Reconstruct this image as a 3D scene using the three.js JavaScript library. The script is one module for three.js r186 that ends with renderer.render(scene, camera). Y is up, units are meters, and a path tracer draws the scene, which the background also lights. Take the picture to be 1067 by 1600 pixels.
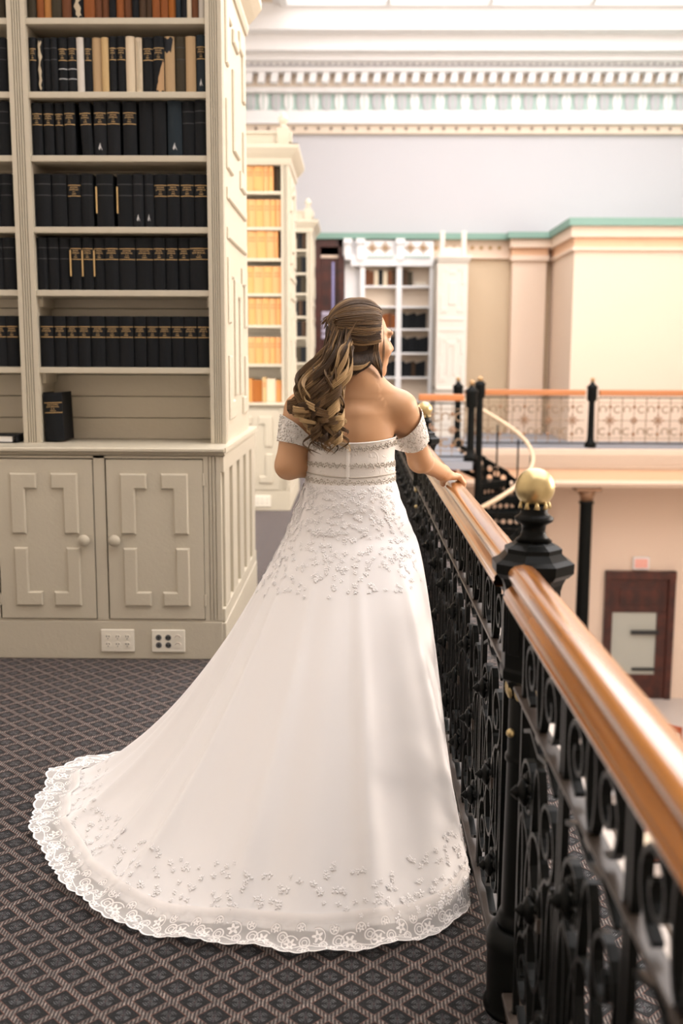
import * as THREE from 'three';
import { mergeGeometries, mergeVertices, toCreasedNormals } from 'three/addons/utils/BufferGeometryUtils.js';
import { RoundedBoxGeometry } from 'three/addons/geometries/RoundedBoxGeometry.js';
import { RectAreaLightUniformsLib } from 'three/addons/lights/RectAreaLightUniformsLib.js';

// ---------- camera, light, exposure ----------
const scene = new THREE.Scene();
scene.background = new THREE.Color(0x000000);
const camera = new THREE.PerspectiveCamera(53.13, 1067 / 1600, 0.05, 120);
camera.position.set(0, 1.55, 0);
camera.rotation.order = 'YXZ';
camera.rotation.set(-0.1475, 0.0125, 0.004);
camera.focus = 3.35;
camera.userData.fStop = 2.4;
const renderer = new THREE.WebGLRenderer({ antialias: true });
renderer.toneMapping = THREE.LinearToneMapping;
renderer.toneMappingExposure = 0.94;
renderer.shadowMap.enabled = true;
RectAreaLightUniformsLib.init();
const SKY = { color: 0xf8f8ff, power: 2.45 };        // roof glazing over the hall
const AISLE = { color: 0xfff6f2, power: 7 };       // windows between the stacks, on the left wall
const EAST = { color: 0xffecdc, power: 27 };        // tall windows on the right wall
function areaLight(color, power, w, h, at, look) {
  const l = new THREE.RectAreaLight(color, power, w, h);
  l.position.set(...at); l.lookAt(...look); scene.add(l); l.castShadow = true; return l;
}
areaLight(SKY.color, SKY.power, 9.6, 21.0, [3.5, 8.26, -9.9], [3.5, 0, -9.9]);
for (const z of [-8.6, -14.0]) areaLight(AISLE.color, AISLE.power, 1.9, 2.9, [-2.72, 2.45, z], [0, 2.45, z]);
for (const [z, k] of [[-5.2, 1], [-10.5, 0.55]]) areaLight(EAST.color, EAST.power * k, 2.2, 4.6, [9.12, 3.4, z], [0, 3.4, z]);

// ---------- helpers ----------
const R = Math.PI / 180;
function rng(seed) { let a = seed >>> 0; return () => { a |= 0; a = a + 0x6D2B79F5 | 0; let t = Math.imul(a ^ a >>> 15, 1 | a); t = t + Math.imul(t ^ t >>> 7, 61 | t) ^ t; return ((t ^ t >>> 14) >>> 0) / 4294967296; }; }
const lin = (r, g, b) => new THREE.Color().setRGB(r, g, b);
function mat(color, roughness = 0.6, o = {}) { return new THREE.MeshPhysicalMaterial({ color: Array.isArray(color) ? lin(...color) : color, roughness, ...o }); }
const taken = {};
function numbered(n) { const k = taken[n] = (taken[n] ?? -1) + 1; return k ? n + '_' + String(k).padStart(3, '0') : n; }
const partCount = new WeakMap();
function obj(name, geo, m, parent = scene) {
  if (Array.isArray(geo)) geo = merge(geo);
  const o = new THREE.Mesh(geo, m); o.castShadow = o.receiveShadow = true;
  if (parent === scene) o.name = numbered(name);
  else { let c = partCount.get(parent); if (!c) partCount.set(parent, c = {}); const k = c[name] = (c[name] ?? -1) + 1; o.name = k ? name + '_' + String(k).padStart(3, '0') : name; }
  parent.add(o); return o;
}
function tag(o, label, category, group) { o.userData.label = label; o.userData.category = category; if (group) o.userData.group = group; return o; }
function thing(name, label, category, at = [0, 0, 0], turn = 0, group) {
  const o = new THREE.Group(); o.name = numbered(name); o.position.set(...at); o.rotation.y = turn; scene.add(o); return tag(o, label, category, group);
}
function struct(name, geo, m, label, category) { const o = obj(name, geo, m); o.userData.kind = 'structure'; o.userData.label = label; o.userData.category = category; return o; }
function structGroup(name, label, category) { const o = new THREE.Group(); o.name = name; scene.add(o); o.userData = { kind: 'structure', label, category }; return o; }
function merge(list) {
  const l = list.map((g) => { const h = g.index ? g.toNonIndexed() : g; for (const k of Object.keys(h.attributes)) if (!['position', 'normal', 'uv'].includes(k)) h.deleteAttribute(k); if (!h.attributes.uv) h.setAttribute('uv', new THREE.BufferAttribute(new Float32Array(h.attributes.position.count * 2), 2)); return h; });
  return l.length === 1 ? l[0] : mergeGeometries(l);
}
// box from min to max, uv in metres
function box(x0, x1, y0, y1, z0, z1) {
  const g = new THREE.BoxGeometry(x1 - x0, y1 - y0, z1 - z0); g.translate((x0 + x1) / 2, (y0 + y1) / 2, (z0 + z1) / 2); return metreUV(g);
}
function rbox(x0, x1, y0, y1, z0, z1, r = 0.004, seg = 1) {
  const m = Math.min(x1 - x0, y1 - y0, z1 - z0); const g = new RoundedBoxGeometry(x1 - x0, y1 - y0, z1 - z0, seg, Math.min(r, m * 0.49)); g.translate((x0 + x1) / 2, (y0 + y1) / 2, (z0 + z1) / 2); return metreUV(g);
}
function metreUV(g) {
  const p = g.attributes.position, n = g.attributes.normal, uv = new Float32Array(p.count * 2);
  for (let i = 0; i < p.count; i++) {
    const ax = Math.abs(n.getX(i)), ay = Math.abs(n.getY(i)), az = Math.abs(n.getZ(i));
    const [u, v] = ay >= ax && ay >= az ? [p.getX(i), p.getZ(i)] : ax >= az ? [p.getZ(i), p.getY(i)] : [p.getX(i), p.getY(i)];
    uv[2 * i] = u; uv[2 * i + 1] = v;
  }
  g.setAttribute('uv', new THREE.BufferAttribute(uv, 2)); return g;
}
// outline in the plane, extruded along +depth with a small bevel; plane 'xy' (faces +z), 'zy' (faces +x), 'xz' (up)
function prism(pts, depth, bevel = 0, plane = 'xy', curve = false) {
  const s = new THREE.Shape(pts.map((p) => new THREE.Vector2(p[0], p[1])));
  const g = new THREE.ExtrudeGeometry(s, { depth: depth - bevel, bevelEnabled: bevel > 0, bevelThickness: bevel, bevelSize: bevel, bevelOffset: -bevel, bevelSegments: 1, steps: 1 });
  if (plane === 'zy') g.rotateY(Math.PI / 2);
  if (plane === 'xz') g.rotateX(-Math.PI / 2);
  return metreUV(g);
}
// profile [[out, y], ...] swept along x from x0 to x1, out = +z
function mouldX(profile, x0, x1, z) { const g = prism(profile.map(([o, y]) => [-o, y]), x1 - x0, 0, 'zy'); g.translate(x0, 0, z); return g; }
function lathe(profile, seg = 24, flat = false) { let g = new THREE.LatheGeometry(profile.map(([r, y]) => new THREE.Vector2(Math.max(r, 1e-4), y)), seg); if (flat) { g = g.toNonIndexed(); g.computeVertexNormals(); } return g; }
function at(g, x, y, z, ry = 0) { const h = g.clone(); if (ry) h.rotateY(ry); h.translate(x, y, z); return h; }
function tube(pts, r, seg = 24, sides = 8, closed = false) { return new THREE.TubeGeometry(new THREE.CatmullRomCurve3(pts.map((p) => new THREE.Vector3(...p)), closed, 'centripetal'), seg, r, sides, closed); }
// strap of rectangular section bent in the z-y plane: path [[z, y], ...], depth across x
function strap(path, depth, thick, x = 0) {
  const pos = [], idx = [], n = path.length;
  for (let i = 0; i < n; i++) {
    const a = path[Math.max(0, i - 1)], b = path[Math.min(n - 1, i + 1)]; let tz = b[0] - a[0], ty = b[1] - a[1]; const l = Math.hypot(tz, ty) || 1; tz /= l; ty /= l;
    for (const [s, d] of [[1, -1], [1, 1], [-1, 1], [-1, -1]]) pos.push(x + d * depth / 2, path[i][1] + s * tz * thick / 2, path[i][0] - s * ty * thick / 2);
    if (i) { const o = 4 * (i - 1), q = 4 * i; for (let k = 0; k < 4; k++) { const k2 = (k + 1) % 4; idx.push(o + k, q + k, o + k2, o + k2, q + k, q + k2); } }
  }
  const e = 4 * (n - 1); idx.push(0, 1, 2, 0, 2, 3, e, e + 2, e + 1, e, e + 3, e + 2);
  const g = new THREE.BufferGeometry(); g.setAttribute('position', new THREE.Float32BufferAttribute(pos, 3)); g.setIndex(idx);
  const h = g.toNonIndexed(); h.computeVertexNormals(); return h;
}
function gridGeo(nu, nv, f, closedU = false, uvf) {
  const pos = [], uv = [], idx = [];
  for (let j = 0; j <= nv; j++) for (let i = 0; i <= nu; i++) { const p = f(i / nu, j / nv); pos.push(p[0], p[1], p[2]); const t = uvf ? uvf(i / nu, j / nv, p) : [i / nu, j / nv]; uv.push(t[0], t[1]); }
  for (let j = 0; j < nv; j++) for (let i = 0; i < nu; i++) { const a = j * (nu + 1) + i, b = a + 1, c = a + nu + 1, d = c + 1; idx.push(a, c, b, b, c, d); }
  const g = new THREE.BufferGeometry(); g.setAttribute('position', new THREE.Float32BufferAttribute(pos, 3)); g.setAttribute('uv', new THREE.Float32BufferAttribute(uv, 2)); g.setIndex(idx); g.computeVertexNormals();
  if (closedU) { const n = g.attributes.normal; for (let j = 0; j <= nv; j++) { const a = j * (nu + 1), b = a + nu; const x = n.getX(a) + n.getX(b), y = n.getY(a) + n.getY(b), z = n.getZ(a) + n.getZ(b), l = Math.hypot(x, y, z) || 1; n.setXYZ(a, x / l, y / l, z / l); n.setXYZ(b, x / l, y / l, z / l); } }
  return g;
}
// ---------- textures ----------
function dataTex(w, h, f, srgb = true, rep = [1, 1]) {
  const d = new Uint8Array(w * h * 4);
  for (let y = 0; y < h; y++) for (let x = 0; x < w; x++) { const c = f(x / w, y / h, x, y); const i = (y * w + x) * 4; for (let k = 0; k < 3; k++) d[i + k] = Math.max(0, Math.min(255, Math.round(255 * c[k]))); d[i + 3] = 255; }
  const t = new THREE.DataTexture(d, w, h); t.wrapS = t.wrapT = THREE.RepeatWrapping; t.magFilter = THREE.LinearFilter; t.minFilter = THREE.LinearFilter; if (srgb) t.colorSpace = THREE.SRGBColorSpace; t.repeat.set(...rep); t.needsUpdate = true; return t;
}
function tileNoise(n, seed) { const r = rng(seed), v = Array.from({ length: n * n }, r); return (u, w) => { const x = u * n, y = w * n, xi = Math.floor(x), yi = Math.floor(y), fx = x - xi, fy = y - yi, sx = fx * fx * (3 - 2 * fx), sy = fy * fy * (3 - 2 * fy), g = (a, b) => v[((b % n + n) % n) * n + (a % n + n) % n]; return (g(xi, yi) * (1 - sx) + g(xi + 1, yi) * sx) * (1 - sy) + (g(xi, yi + 1) * (1 - sx) + g(xi + 1, yi + 1) * sx) * sy; }; }
const n8 = tileNoise(8, 1), n32 = tileNoise(32, 2), n128 = tileNoise(128, 3);
// woven carpet: rope lattice with a small cross of leaves in every diamond; the tile is 4 x 4 diamonds
const CARPET = 0.109;
function carpetAt(u, v) {
  const U = u * 4, V = v * 4, a = U + V, b = U - V, fa = Math.abs((a % 1 + 1) % 1 - 0.5), fb = Math.abs((b % 1 + 1) % 1 - 0.5);
  const da = 0.5 - fa, db = 0.5 - fb, d = Math.min(da, db), along = da < db ? b : a;   // distance to the lattice lines
  const fibre = 0.75 + 0.5 * n128(u, v) * n32(u, v) + 0.22 * (n128(v * 1.0, u) - 0.5);
  let c = [0.036, 0.042, 0.05];
  const off = (da < db ? (((a % 1 + 1) % 1) < 0.5 ? da : -da) : (((b % 1 + 1) % 1) < 0.5 ? db : -db));
  const wig = Math.sin(along * Math.PI * 12 + off * 40);
  if (d < 0.125) { c = wig > 0.05 ? [0.68, 0.62, 0.58] : [0.24, 0.21, 0.21]; if (d > 0.095) c = [0.52, 0.33, 0.26]; }
  else {
    const ca = ((a % 1 + 1) % 1) - 0.5, cb = ((b % 1 + 1) % 1) - 0.5, x = (ca + cb), y = (ca - cb), r = Math.hypot(x, y), th = Math.atan2(y, x);
    const petal = Math.abs(Math.cos(2 * th + Math.PI / 2)); if (r < 0.34 && r > 0.05) { if (petal > 0.55 && Math.sin(r * 58 + 2 * Math.abs(Math.sin(2 * th))) > 0.1) c = [0.46, 0.47, 0.48]; }
    if (r < 0.06) c = [0.36, 0.27, 0.27];
    if (Math.abs(x) < 0.035 && r < 0.40 && r > 0.1) c = [0.30, 0.27, 0.29];
  }
  return c.map((k) => k * fibre * 0.74);
}
const carpetTex = dataTex(1024, 1024, carpetAt, true, [1 / (4 * CARPET), 1 / (4 * CARPET)]);
const carpetBump = dataTex(512, 512, (u, v) => { const c = carpetAt(u, v), k = 0.35 + c[0] * 0.8 + 0.35 * (n128(u * 3, v * 3) - 0.5); return [k, k, k]; }, false, [1 / (4 * CARPET), 1 / (4 * CARPET)]);
const paintBump = dataTex(256, 256, (u, v) => { const k = 0.5 + 0.3 * (n32(u, v) - 0.5) + 0.35 * (n128(u, v) - 0.5); return [k, k, k]; }, false, [2.2, 2.2]);
const clothBump = dataTex(256, 256, (u, v) => { const k = 0.5 + 0.2 * Math.sin(u * 256 * Math.PI / 2) * Math.sin(v * 256 * Math.PI / 2) + 0.3 * (n128(u, v) - 0.5); return [k, k, k]; }, false, [8, 8]);
function woodTex(c1, c2, su, sv, seed) {
  const a = tileNoise(16, seed), b = tileNoise(64, seed + 1);
  return dataTex(512, 512, (u, v) => { const s = a(u * 0.25, v) * 0.55 + b(u * 0.12, v * 2) * 0.35 + 0.1 * Math.sin(40 * (v + 0.05 * a(u, v * 0.5))); const k = Math.max(0, Math.min(1, s)); return c1.map((q, i) => q + (c2[i] - q) * k); }, true, [su, sv]);
}
const railWood = woodTex([0.50, 0.29, 0.11], [0.80, 0.54, 0.27], 0.6, 5, 11);
const darkWood = woodTex([0.16, 0.06, 0.04], [0.36, 0.16, 0.10], 2, 0.5, 21);
const redWood = woodTex([0.52, 0.21, 0.08], [0.74, 0.36, 0.15], 0.5, 3, 31);
// ---------- shared materials ----------
const M = {
  cream: mat([0.495, 0.445, 0.345], 0.42, { bumpMap: paintBump, bumpScale: 0.0012 }),
  carpet: mat(0xffffff, 0.95, { map: carpetTex, bumpMap: carpetBump, bumpScale: 0.004, sheen: 0.4, sheenColor: lin(0.9, 0.78, 0.8), sheenRoughness: 0.45 }),
  salmon: mat([0.75, 0.585, 0.455], 0.8, { bumpMap: paintBump, bumpScale: 0.001 }),
  peach: mat([0.78, 0.49, 0.31], 0.75),
  tan: mat([0.56, 0.43, 0.29], 0.8),
  upper: mat([0.53, 0.515, 0.53], 0.85),
  plaster: mat([0.82, 0.80, 0.79], 0.8),
  fill: mat([0.58, 0.535, 0.48], 0.85),
  linen: mat([0.70, 0.64, 0.56], 0.5),
  green: mat([0.20, 0.33, 0.27], 0.7),
  greenPale: mat([0.42, 0.56, 0.50], 0.75),
  stud: mat([0.28, 0.22, 0.18], 0.7),
  beige: mat([0.70, 0.58, 0.46], 0.75),
  slate: mat([0.24, 0.25, 0.28], 0.7),
  curb: mat([0.50, 0.43, 0.37], 0.5),
  iron: mat([0.006, 0.0065, 0.006], 0.32, { specularIntensity: 0.14 }),
  ironBronze: mat([0.05, 0.038, 0.03], 0.36, { metalness: 0.3 }),
  gold: mat([0.50, 0.39, 0.19], 0.33, { metalness: 0.75 }),
  bronzeGold: mat([0.42, 0.26, 0.12], 0.5, { metalness: 0.3 }),
  lattice: mat([0.26, 0.17, 0.10], 0.55, { metalness: 0.2 }),
  rail: mat(0xffffff, 0.24, { map: railWood, clearcoat: 1, clearcoatRoughness: 0.13 }),
  railFar: mat([0.44, 0.155, 0.045], 0.45, { clearcoat: 0.2 }),
  dark: mat(0xffffff, 0.4, { map: darkWood }),
  red: mat(0xffffff, 0.35, { map: redWood }),
  stairRail: mat([0.58, 0.43, 0.28], 0.35),
  ivory: mat([0.74, 0.69, 0.58], 0.35),
  black: mat([0.01, 0.01, 0.01], 0.5),
  glow: new THREE.MeshStandardMaterial({ color: 0xffffff, emissive: 0xffffff, emissiveIntensity: 1.6, roughness: 0.6 }),
  terrazzo: mat([0.55, 0.48, 0.43], 0.5),
};
// ---------- the hall ----------
const LOW = -5.2;             // lower floor
const XE = 0.885;             // edge of the gallery floor
struct('floor_gallery', [box(-2.9, 0.775, -0.35, 0, -22.4, 4)], M.carpet, 'diamond patterned dark carpet on the upper gallery floor', 'floor');
struct('trim_1', [rbox(0.775, XE, -0.35, 0.012, -22.4, 4, 0.008), rbox(XE - 0.02, XE + 0.006, -0.02, 0.03, -22.4, 4, 0.006)], M.curb, 'painted kerb along the open edge of the gallery floor', 'kerb');
struct('floor_lower', [box(-3.2, 9.5, LOW - 0.3, LOW, -23, 4.3)], M.terrazzo, 'pale floor of the room below the gallery', 'floor');
struct('wall_left', [box(-3.2, -2.9, LOW, 9, -23, 4.3)], M.fill, 'plain wall behind the bookstacks', 'wall');
struct('wall_right', [box(9.2, 9.5, LOW, 9, -23, 4.3)], M.fill, 'wall on the open side of the hall', 'wall');
struct('wall_back', [box(-3.2, 9.5, LOW, 9, 4, 4.3)], M.fill, 'wall behind the camera', 'wall');
struct('wall_far', [box(-3.2, 9.5, LOW, 9, -22.8, -22.5)], M.upper, 'grey upper wall at the far end of the hall', 'wall');
struct('wall_gallery_side', [box(XE - 0.3, XE, LOW, -0.35, -15.7, 4)], M.salmon, 'wall below the edge of the gallery', 'wall');
// far gallery walls below the green ledge
{
  const w = structGroup('wall_far_gallery', 'tan recessed wall with a pilaster and a salmon block beside it', 'wall');
  obj('recess_wall', [box(-2.9, 4.2, 0, 3.72, -22.5, -22.3)], M.tan, w);
  obj('frieze', [box(-2.9, 4.2, 3.72, 4.06, -22.5, -22.25)], M.salmon, w);
  obj('frieze_line', [box(-2.9, 4.2, 3.68, 3.74, -22.5, -22.2)], M.salmon, w);
  obj('pilaster', [box(3.29, 4.0, 0, 3.62, -22.4, -22.05)], M.salmon, w);
  obj('pilaster_band', [box(3.25, 4.04, 3.62, 3.72, -22.4, -21.98), box(3.22, 4.07, 3.88, 4.05, -22.4, -21.9)], M.salmon, w);
  obj('pilaster_band', [box(3.27, 4.02, 3.72, 3.88, -22.4, -22.02)], M.peach, w);
  obj('wall_block', [box(4.15, 9.2, 0, 3.62, -22.5, -20)], M.salmon, w);
  obj('block_band', [box(4.10, 9.2, 3.62, 3.68, -22.5, -19.94), box(4.06, 9.2, 3.86, 4.06, -22.5, -19.88)], M.salmon, w);
  obj('block_band', [box(4.13, 9.2, 3.68, 3.86, -22.5, -19.97)], M.peach, w);
  obj('ledge', [box(-2.9, 4.0, 4.06, 4.18, -22.5, -22.05), box(3.15, 4.1, 4.06, 4.18, -22.5, -21.8), box(4.0, 9.2, 4.06, 4.2, -22.5, -19.8)], M.green, w);
  for (let k = 0; k < 22; k++) { const x = -0.2 + k * 0.19; if (x > 3.2) break; const g = new THREE.CylinderGeometry(0.045, 0.045, 0.02, 10); g.rotateX(Math.PI / 2); obj('rosette', at(g, x, 3.9, -22.24), M.bronzeGold, w); }
}
// entablature on the far wall
{
  const e = structGroup('trim_2', 'white moulded cornice with a green leaf frieze high on the far wall', 'cornice');
  const X0 = -2.9, X1 = 9.2, h = (y22, z) => 1.55 + (y22 - 1.55) * -z / 22;
  const band = (name, ya, yb, z, m) => obj(name, [box(X0, X1, h(ya, z), h(yb, z), -22.5, z)], m, e);
  band('stud_band', 6.16, 6.36, -22.4, M.beige);
  band('white_band', 6.36, 6.62, -22.3, M.plaster);
  band('frieze', 6.60, 7.0, -22.34, M.greenPale);
  band('white_band', 6.98, 7.12, -22.15, M.plaster);
  band('dentil_bed', 7.10, 7.42, -22.1, M.beige);
  band('white_band', 7.38, 7.5, -21.85, M.plaster);
  band('bead_band', 7.48, 7.62, -21.8, M.upper);
  band('white_band', 7.60, 7.76, -21.6, M.plaster);
  band('green_line', 7.75, 7.80, -21.55, M.green);
  band('white_band', 7.79, 8.15, -21.35, M.plaster);
  band('grey_line', 8.14, 8.2, -21.3, M.upper);
  band('white_band', 8.19, 8.72, -21.0, M.plaster);
  const stud = new THREE.SphereGeometry(0.035, 8, 6);
  for (let x = -2.1; x < 7.4; x += 0.262) obj('stud', at(stud, x, h(6.26, -22.4), -22.39), M.stud, e);
  const leafShape = new THREE.Shape(); leafShape.moveTo(-0.045, 0); leafShape.quadraticCurveTo(-0.13, 0.2, -0.04, 0.38); leafShape.quadraticCurveTo(0, 0.42, 0.04, 0.38); leafShape.quadraticCurveTo(0.13, 0.2, 0.045, 0);
  const leaf = new THREE.ExtrudeGeometry(leafShape, { depth: 0.04, bevelEnabled: true, bevelSize: 0.015, bevelThickness: 0.03, bevelSegments: 1, curveSegments: 5 });
  const vein = box(-0.008, 0.008, 0.02, 0.38, 0.06, 0.085);
  for (let x = -2.2, k = 0; x < 7.4; x += 0.262, k++) { const l = obj('leaf', at(leaf, x, h(6.60, -22.34) + 0.005, -22.36), k % 2 ? M.plaster : M.upper, e); obj('vein', at(vein, x, h(6.60, -22.34), -22.36), M.greenPale, l); }
  const dent = prism([[-0.09, 0], [0.05, 0], [0.09, 0.25], [-0.05, 0.25]], 0.2, 0.012);
  for (let x = -2.2; x < 7.4; x += 0.262) obj('dentil', at(dent, x, h(7.12, -22.1), -22.1), M.plaster, e);
  const bead = new THREE.SphereGeometry(0.05, 8, 6);
  for (let x = -2.2; x < 7.4; x += 0.131) obj('bead', at(bead, x, h(7.55, -21.8), -21.79), M.plaster, e);
}
// ceiling with the long roof light
{
  const c = structGroup('ceiling', 'white panelled ceiling framing a long roof light', 'ceiling');
  const Y = 8.36, SX0 = -1.35, SX1 = 8.4, SZ0 = -20.9, SZ1 = 0.8;
  obj('ceiling_field', [box(-2.9, SX0, Y, 9, -22.5, 4), box(SX1, 9.2, Y, 9, -22.5, 4), box(SX0, SX1, Y, 9, -22.5, SZ0), box(SX0, SX1, Y, 9, SZ1, 4), box(SX0, SX1, 8.8, 9, SZ0, SZ1)], M.plaster, c);
  obj('frame_moulding', [box(SX0 - 0.12, SX1 + 0.12, Y - 0.07, Y, SZ0 - 0.14, SZ0), box(SX0 - 0.14, SX0, Y - 0.07, Y, SZ0, SZ1), box(SX1, SX1 + 0.14, Y - 0.07, Y, SZ0, SZ1), box(SX0 - 0.12, SX1 + 0.12, Y - 0.07, Y, SZ1, SZ1 + 0.14)], M.plaster, c);
  obj('side_line', [box(-2.36, -2.3, Y - 0.06, Y, -21.3, 4)], M.green, c);
  for (let k = 0; k < 4; k++) { const z1 = -16.2 + k * 5; obj('side_panel_moulding', [box(-2.1, -1.62, Y - 0.05, Y, z1 - 4.6, z1 - 4.5), box(-2.1, -1.62, Y - 0.05, Y, z1 - 0.1, z1), box(-2.1, -2.03, Y - 0.05, Y, z1 - 4.5, z1 - 0.1), box(-1.69, -1.62, Y - 0.05, Y, z1 - 4.5, z1 - 0.1)], M.beige, c); }
  const w = structGroup('window_1', 'long glazed roof light with white bars', 'skylight');
  const nx = 5, nz = 12, dx = (SX1 - SX0) / nx, dz = (SZ1 - SZ0) / nz;
  for (let i = 0; i < nx; i++) for (let j = 0; j < nz; j++) obj('pane', box(SX0 + i * dx + 0.03, SX0 + (i + 1) * dx - 0.03, 8.37, 8.39, SZ0 + j * dz + 0.03, SZ0 + (j + 1) * dz - 0.03), M.glow, w);
  for (let i = 1; i < nx; i++) obj('glazing_bar', box(SX0 + i * dx - 0.04, SX0 + i * dx + 0.04, 8.30, 8.40, SZ0, SZ1), M.plaster, w);
  for (let j = 1; j < nz; j++) obj('glazing_bar', box(SX0, SX1, 8.33, 8.40, SZ0 + j * dz - 0.03, SZ0 + j * dz + 0.03), M.plaster, w);
}
// windows: between the stacks on the left wall and along the right wall
{
  let n = 2;
  const win = (x, side, z, w, y0, y1) => {
    const g = structGroup('window_' + n++, side < 0 ? 'tall aisle window with white bars between the stacks' : 'tall window with white bars on the open side of the hall', 'window');
    const a = x, b = x - side * 0.04;
    for (let i = 0; i < 2; i++) for (let j = 0; j < 3; j++) obj('pane', box(Math.min(a, b), Math.max(a, b), y0 + (y1 - y0) * j / 3 + 0.03, y0 + (y1 - y0) * (j + 1) / 3 - 0.03, z - w / 2 + w * i / 2 + 0.03, z + w / 2 - w * (1 - i) / 2 - 0.03), M.glow, g);
    const c = x - side * 0.0, d = x - side * 0.1, lo = Math.min(c, d), hi = Math.max(c, d);
    obj('frame', [box(lo, hi, y0 - 0.08, y0 + 0.03, z - w / 2 - 0.08, z + w / 2 + 0.08), box(lo, hi, y1 - 0.03, y1 + 0.08, z - w / 2 - 0.08, z + w / 2 + 0.08), box(lo, hi, y0, y1, z - w / 2 - 0.08, z - w / 2 + 0.03), box(lo, hi, y0, y1, z + w / 2 - 0.03, z + w / 2 + 0.08), box(lo, hi, y0, y1, z - 0.03, z + 0.03)], M.plaster, g);
  };
  for (const z of [-8.6, -14.0]) win(-2.9, -1, z, 1.9, 1.0, 3.9);
  for (const z of [-5.2, -10.5]) win(9.2, 1, z, 2.2, 1.1, 5.7);
}
// far balcony slab, fascia and the wall under it
{
  struct('floor_far_gallery', [box(XE, 9.2, -0.3, 0, -22.4, -18.52), box(XE, 1.82, -0.12, 0, -18.52, -15.75)], M.slate, 'grey floor of the far gallery and its stair landing', 'floor');
  const f = structGroup('trim_3', 'cream moulded fascia under the far gallery railing', 'fascia');
  obj('fascia_band', mouldX([[0, -0.02], [0, -0.3], [0.04, -0.3], [0.14, -0.12], [0.16, -0.02]], 1.85, 9.2, -18.52), M.salmon, f);
  obj('fascia_band', mouldX([[-0.3, -0.3], [0.03, -0.3], [0.0, -0.36], [-0.04, -0.4], [-0.3, -0.4]], 1.0, 9.2, -18.52), M.salmon, f);
  obj('fascia_band', box(1.0, 9.2, -0.6, -0.4, -18.9, -18.58), M.peach, f);
  obj('fascia_band', mouldX([[-0.3, -0.6], [0.0, -0.6], [0.02, -0.66], [-0.06, -0.74], [-0.3, -0.76]], 1.0, 9.2, -18.56), M.salmon, f);
  struct('ceiling_lower', [box(XE, 9.2, -0.74, -0.3, -22.4, -18.9), box(-2.9, XE, -0.6, -0.35, -22.4, 4)], M.salmon, 'ceiling under the galleries', 'ceiling');
  struct('wall_lower', [box(1.0, 9.2, LOW, -0.6, -20.4, -20.05)], M.salmon, 'salmon wall of the lower room with a dark door', 'wall');
}
// ---------- bookcases ----------
function keyL(x, y, sx, sy, a, b, t, s) {   // L shaped raised block: arm b long down, a across, t wide
  const p = [[0, 0], [a, 0], [a, -s], [t, -s], [t, -b], [0, -b]].map(([u, v]) => [x + sx * u, y + sy * v]);
  return sx * sy < 0 ? p.reverse() : p;
}
const fluted = (w, n) => { const m = w * 0.26, gw = (w - 2 * m) / (n * 2 - 1), p = [[0, 0]]; p.push([0, 0]); const out = [[0, -0.05], [0, 0]]; for (let k = 0; k < n; k++) { const a = m + gw * 2 * k; out.push([a, 0], [a + gw * 0.25, -0.009], [a + gw * 0.75, -0.009], [a + gw, 0]); } out.push([w, 0], [w, -0.05]); return out; };
function flutedPost(x0, w, y0, y1, z, n) { const pts = fluted(w, n); const s = new THREE.Shape(pts.map(([a, b]) => new THREE.Vector2(a, -b))); const g = new THREE.ExtrudeGeometry(s, { depth: y1 - y0, bevelEnabled: false }); g.rotateX(-Math.PI / 2); g.scale(1, 1, 1); g.translate(x0, y0, z); return metreUV(fixWinding(g)); }
function fixWinding(g) { const h = g.index ? g.toNonIndexed() : g; h.computeVertexNormals(); return h; }
const SHELVES = [1.506, 1.905, 2.225, 2.580, 2.891, 3.245];
const bevelL = (pts) => prism(pts, 0.016, 0.007);
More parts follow.
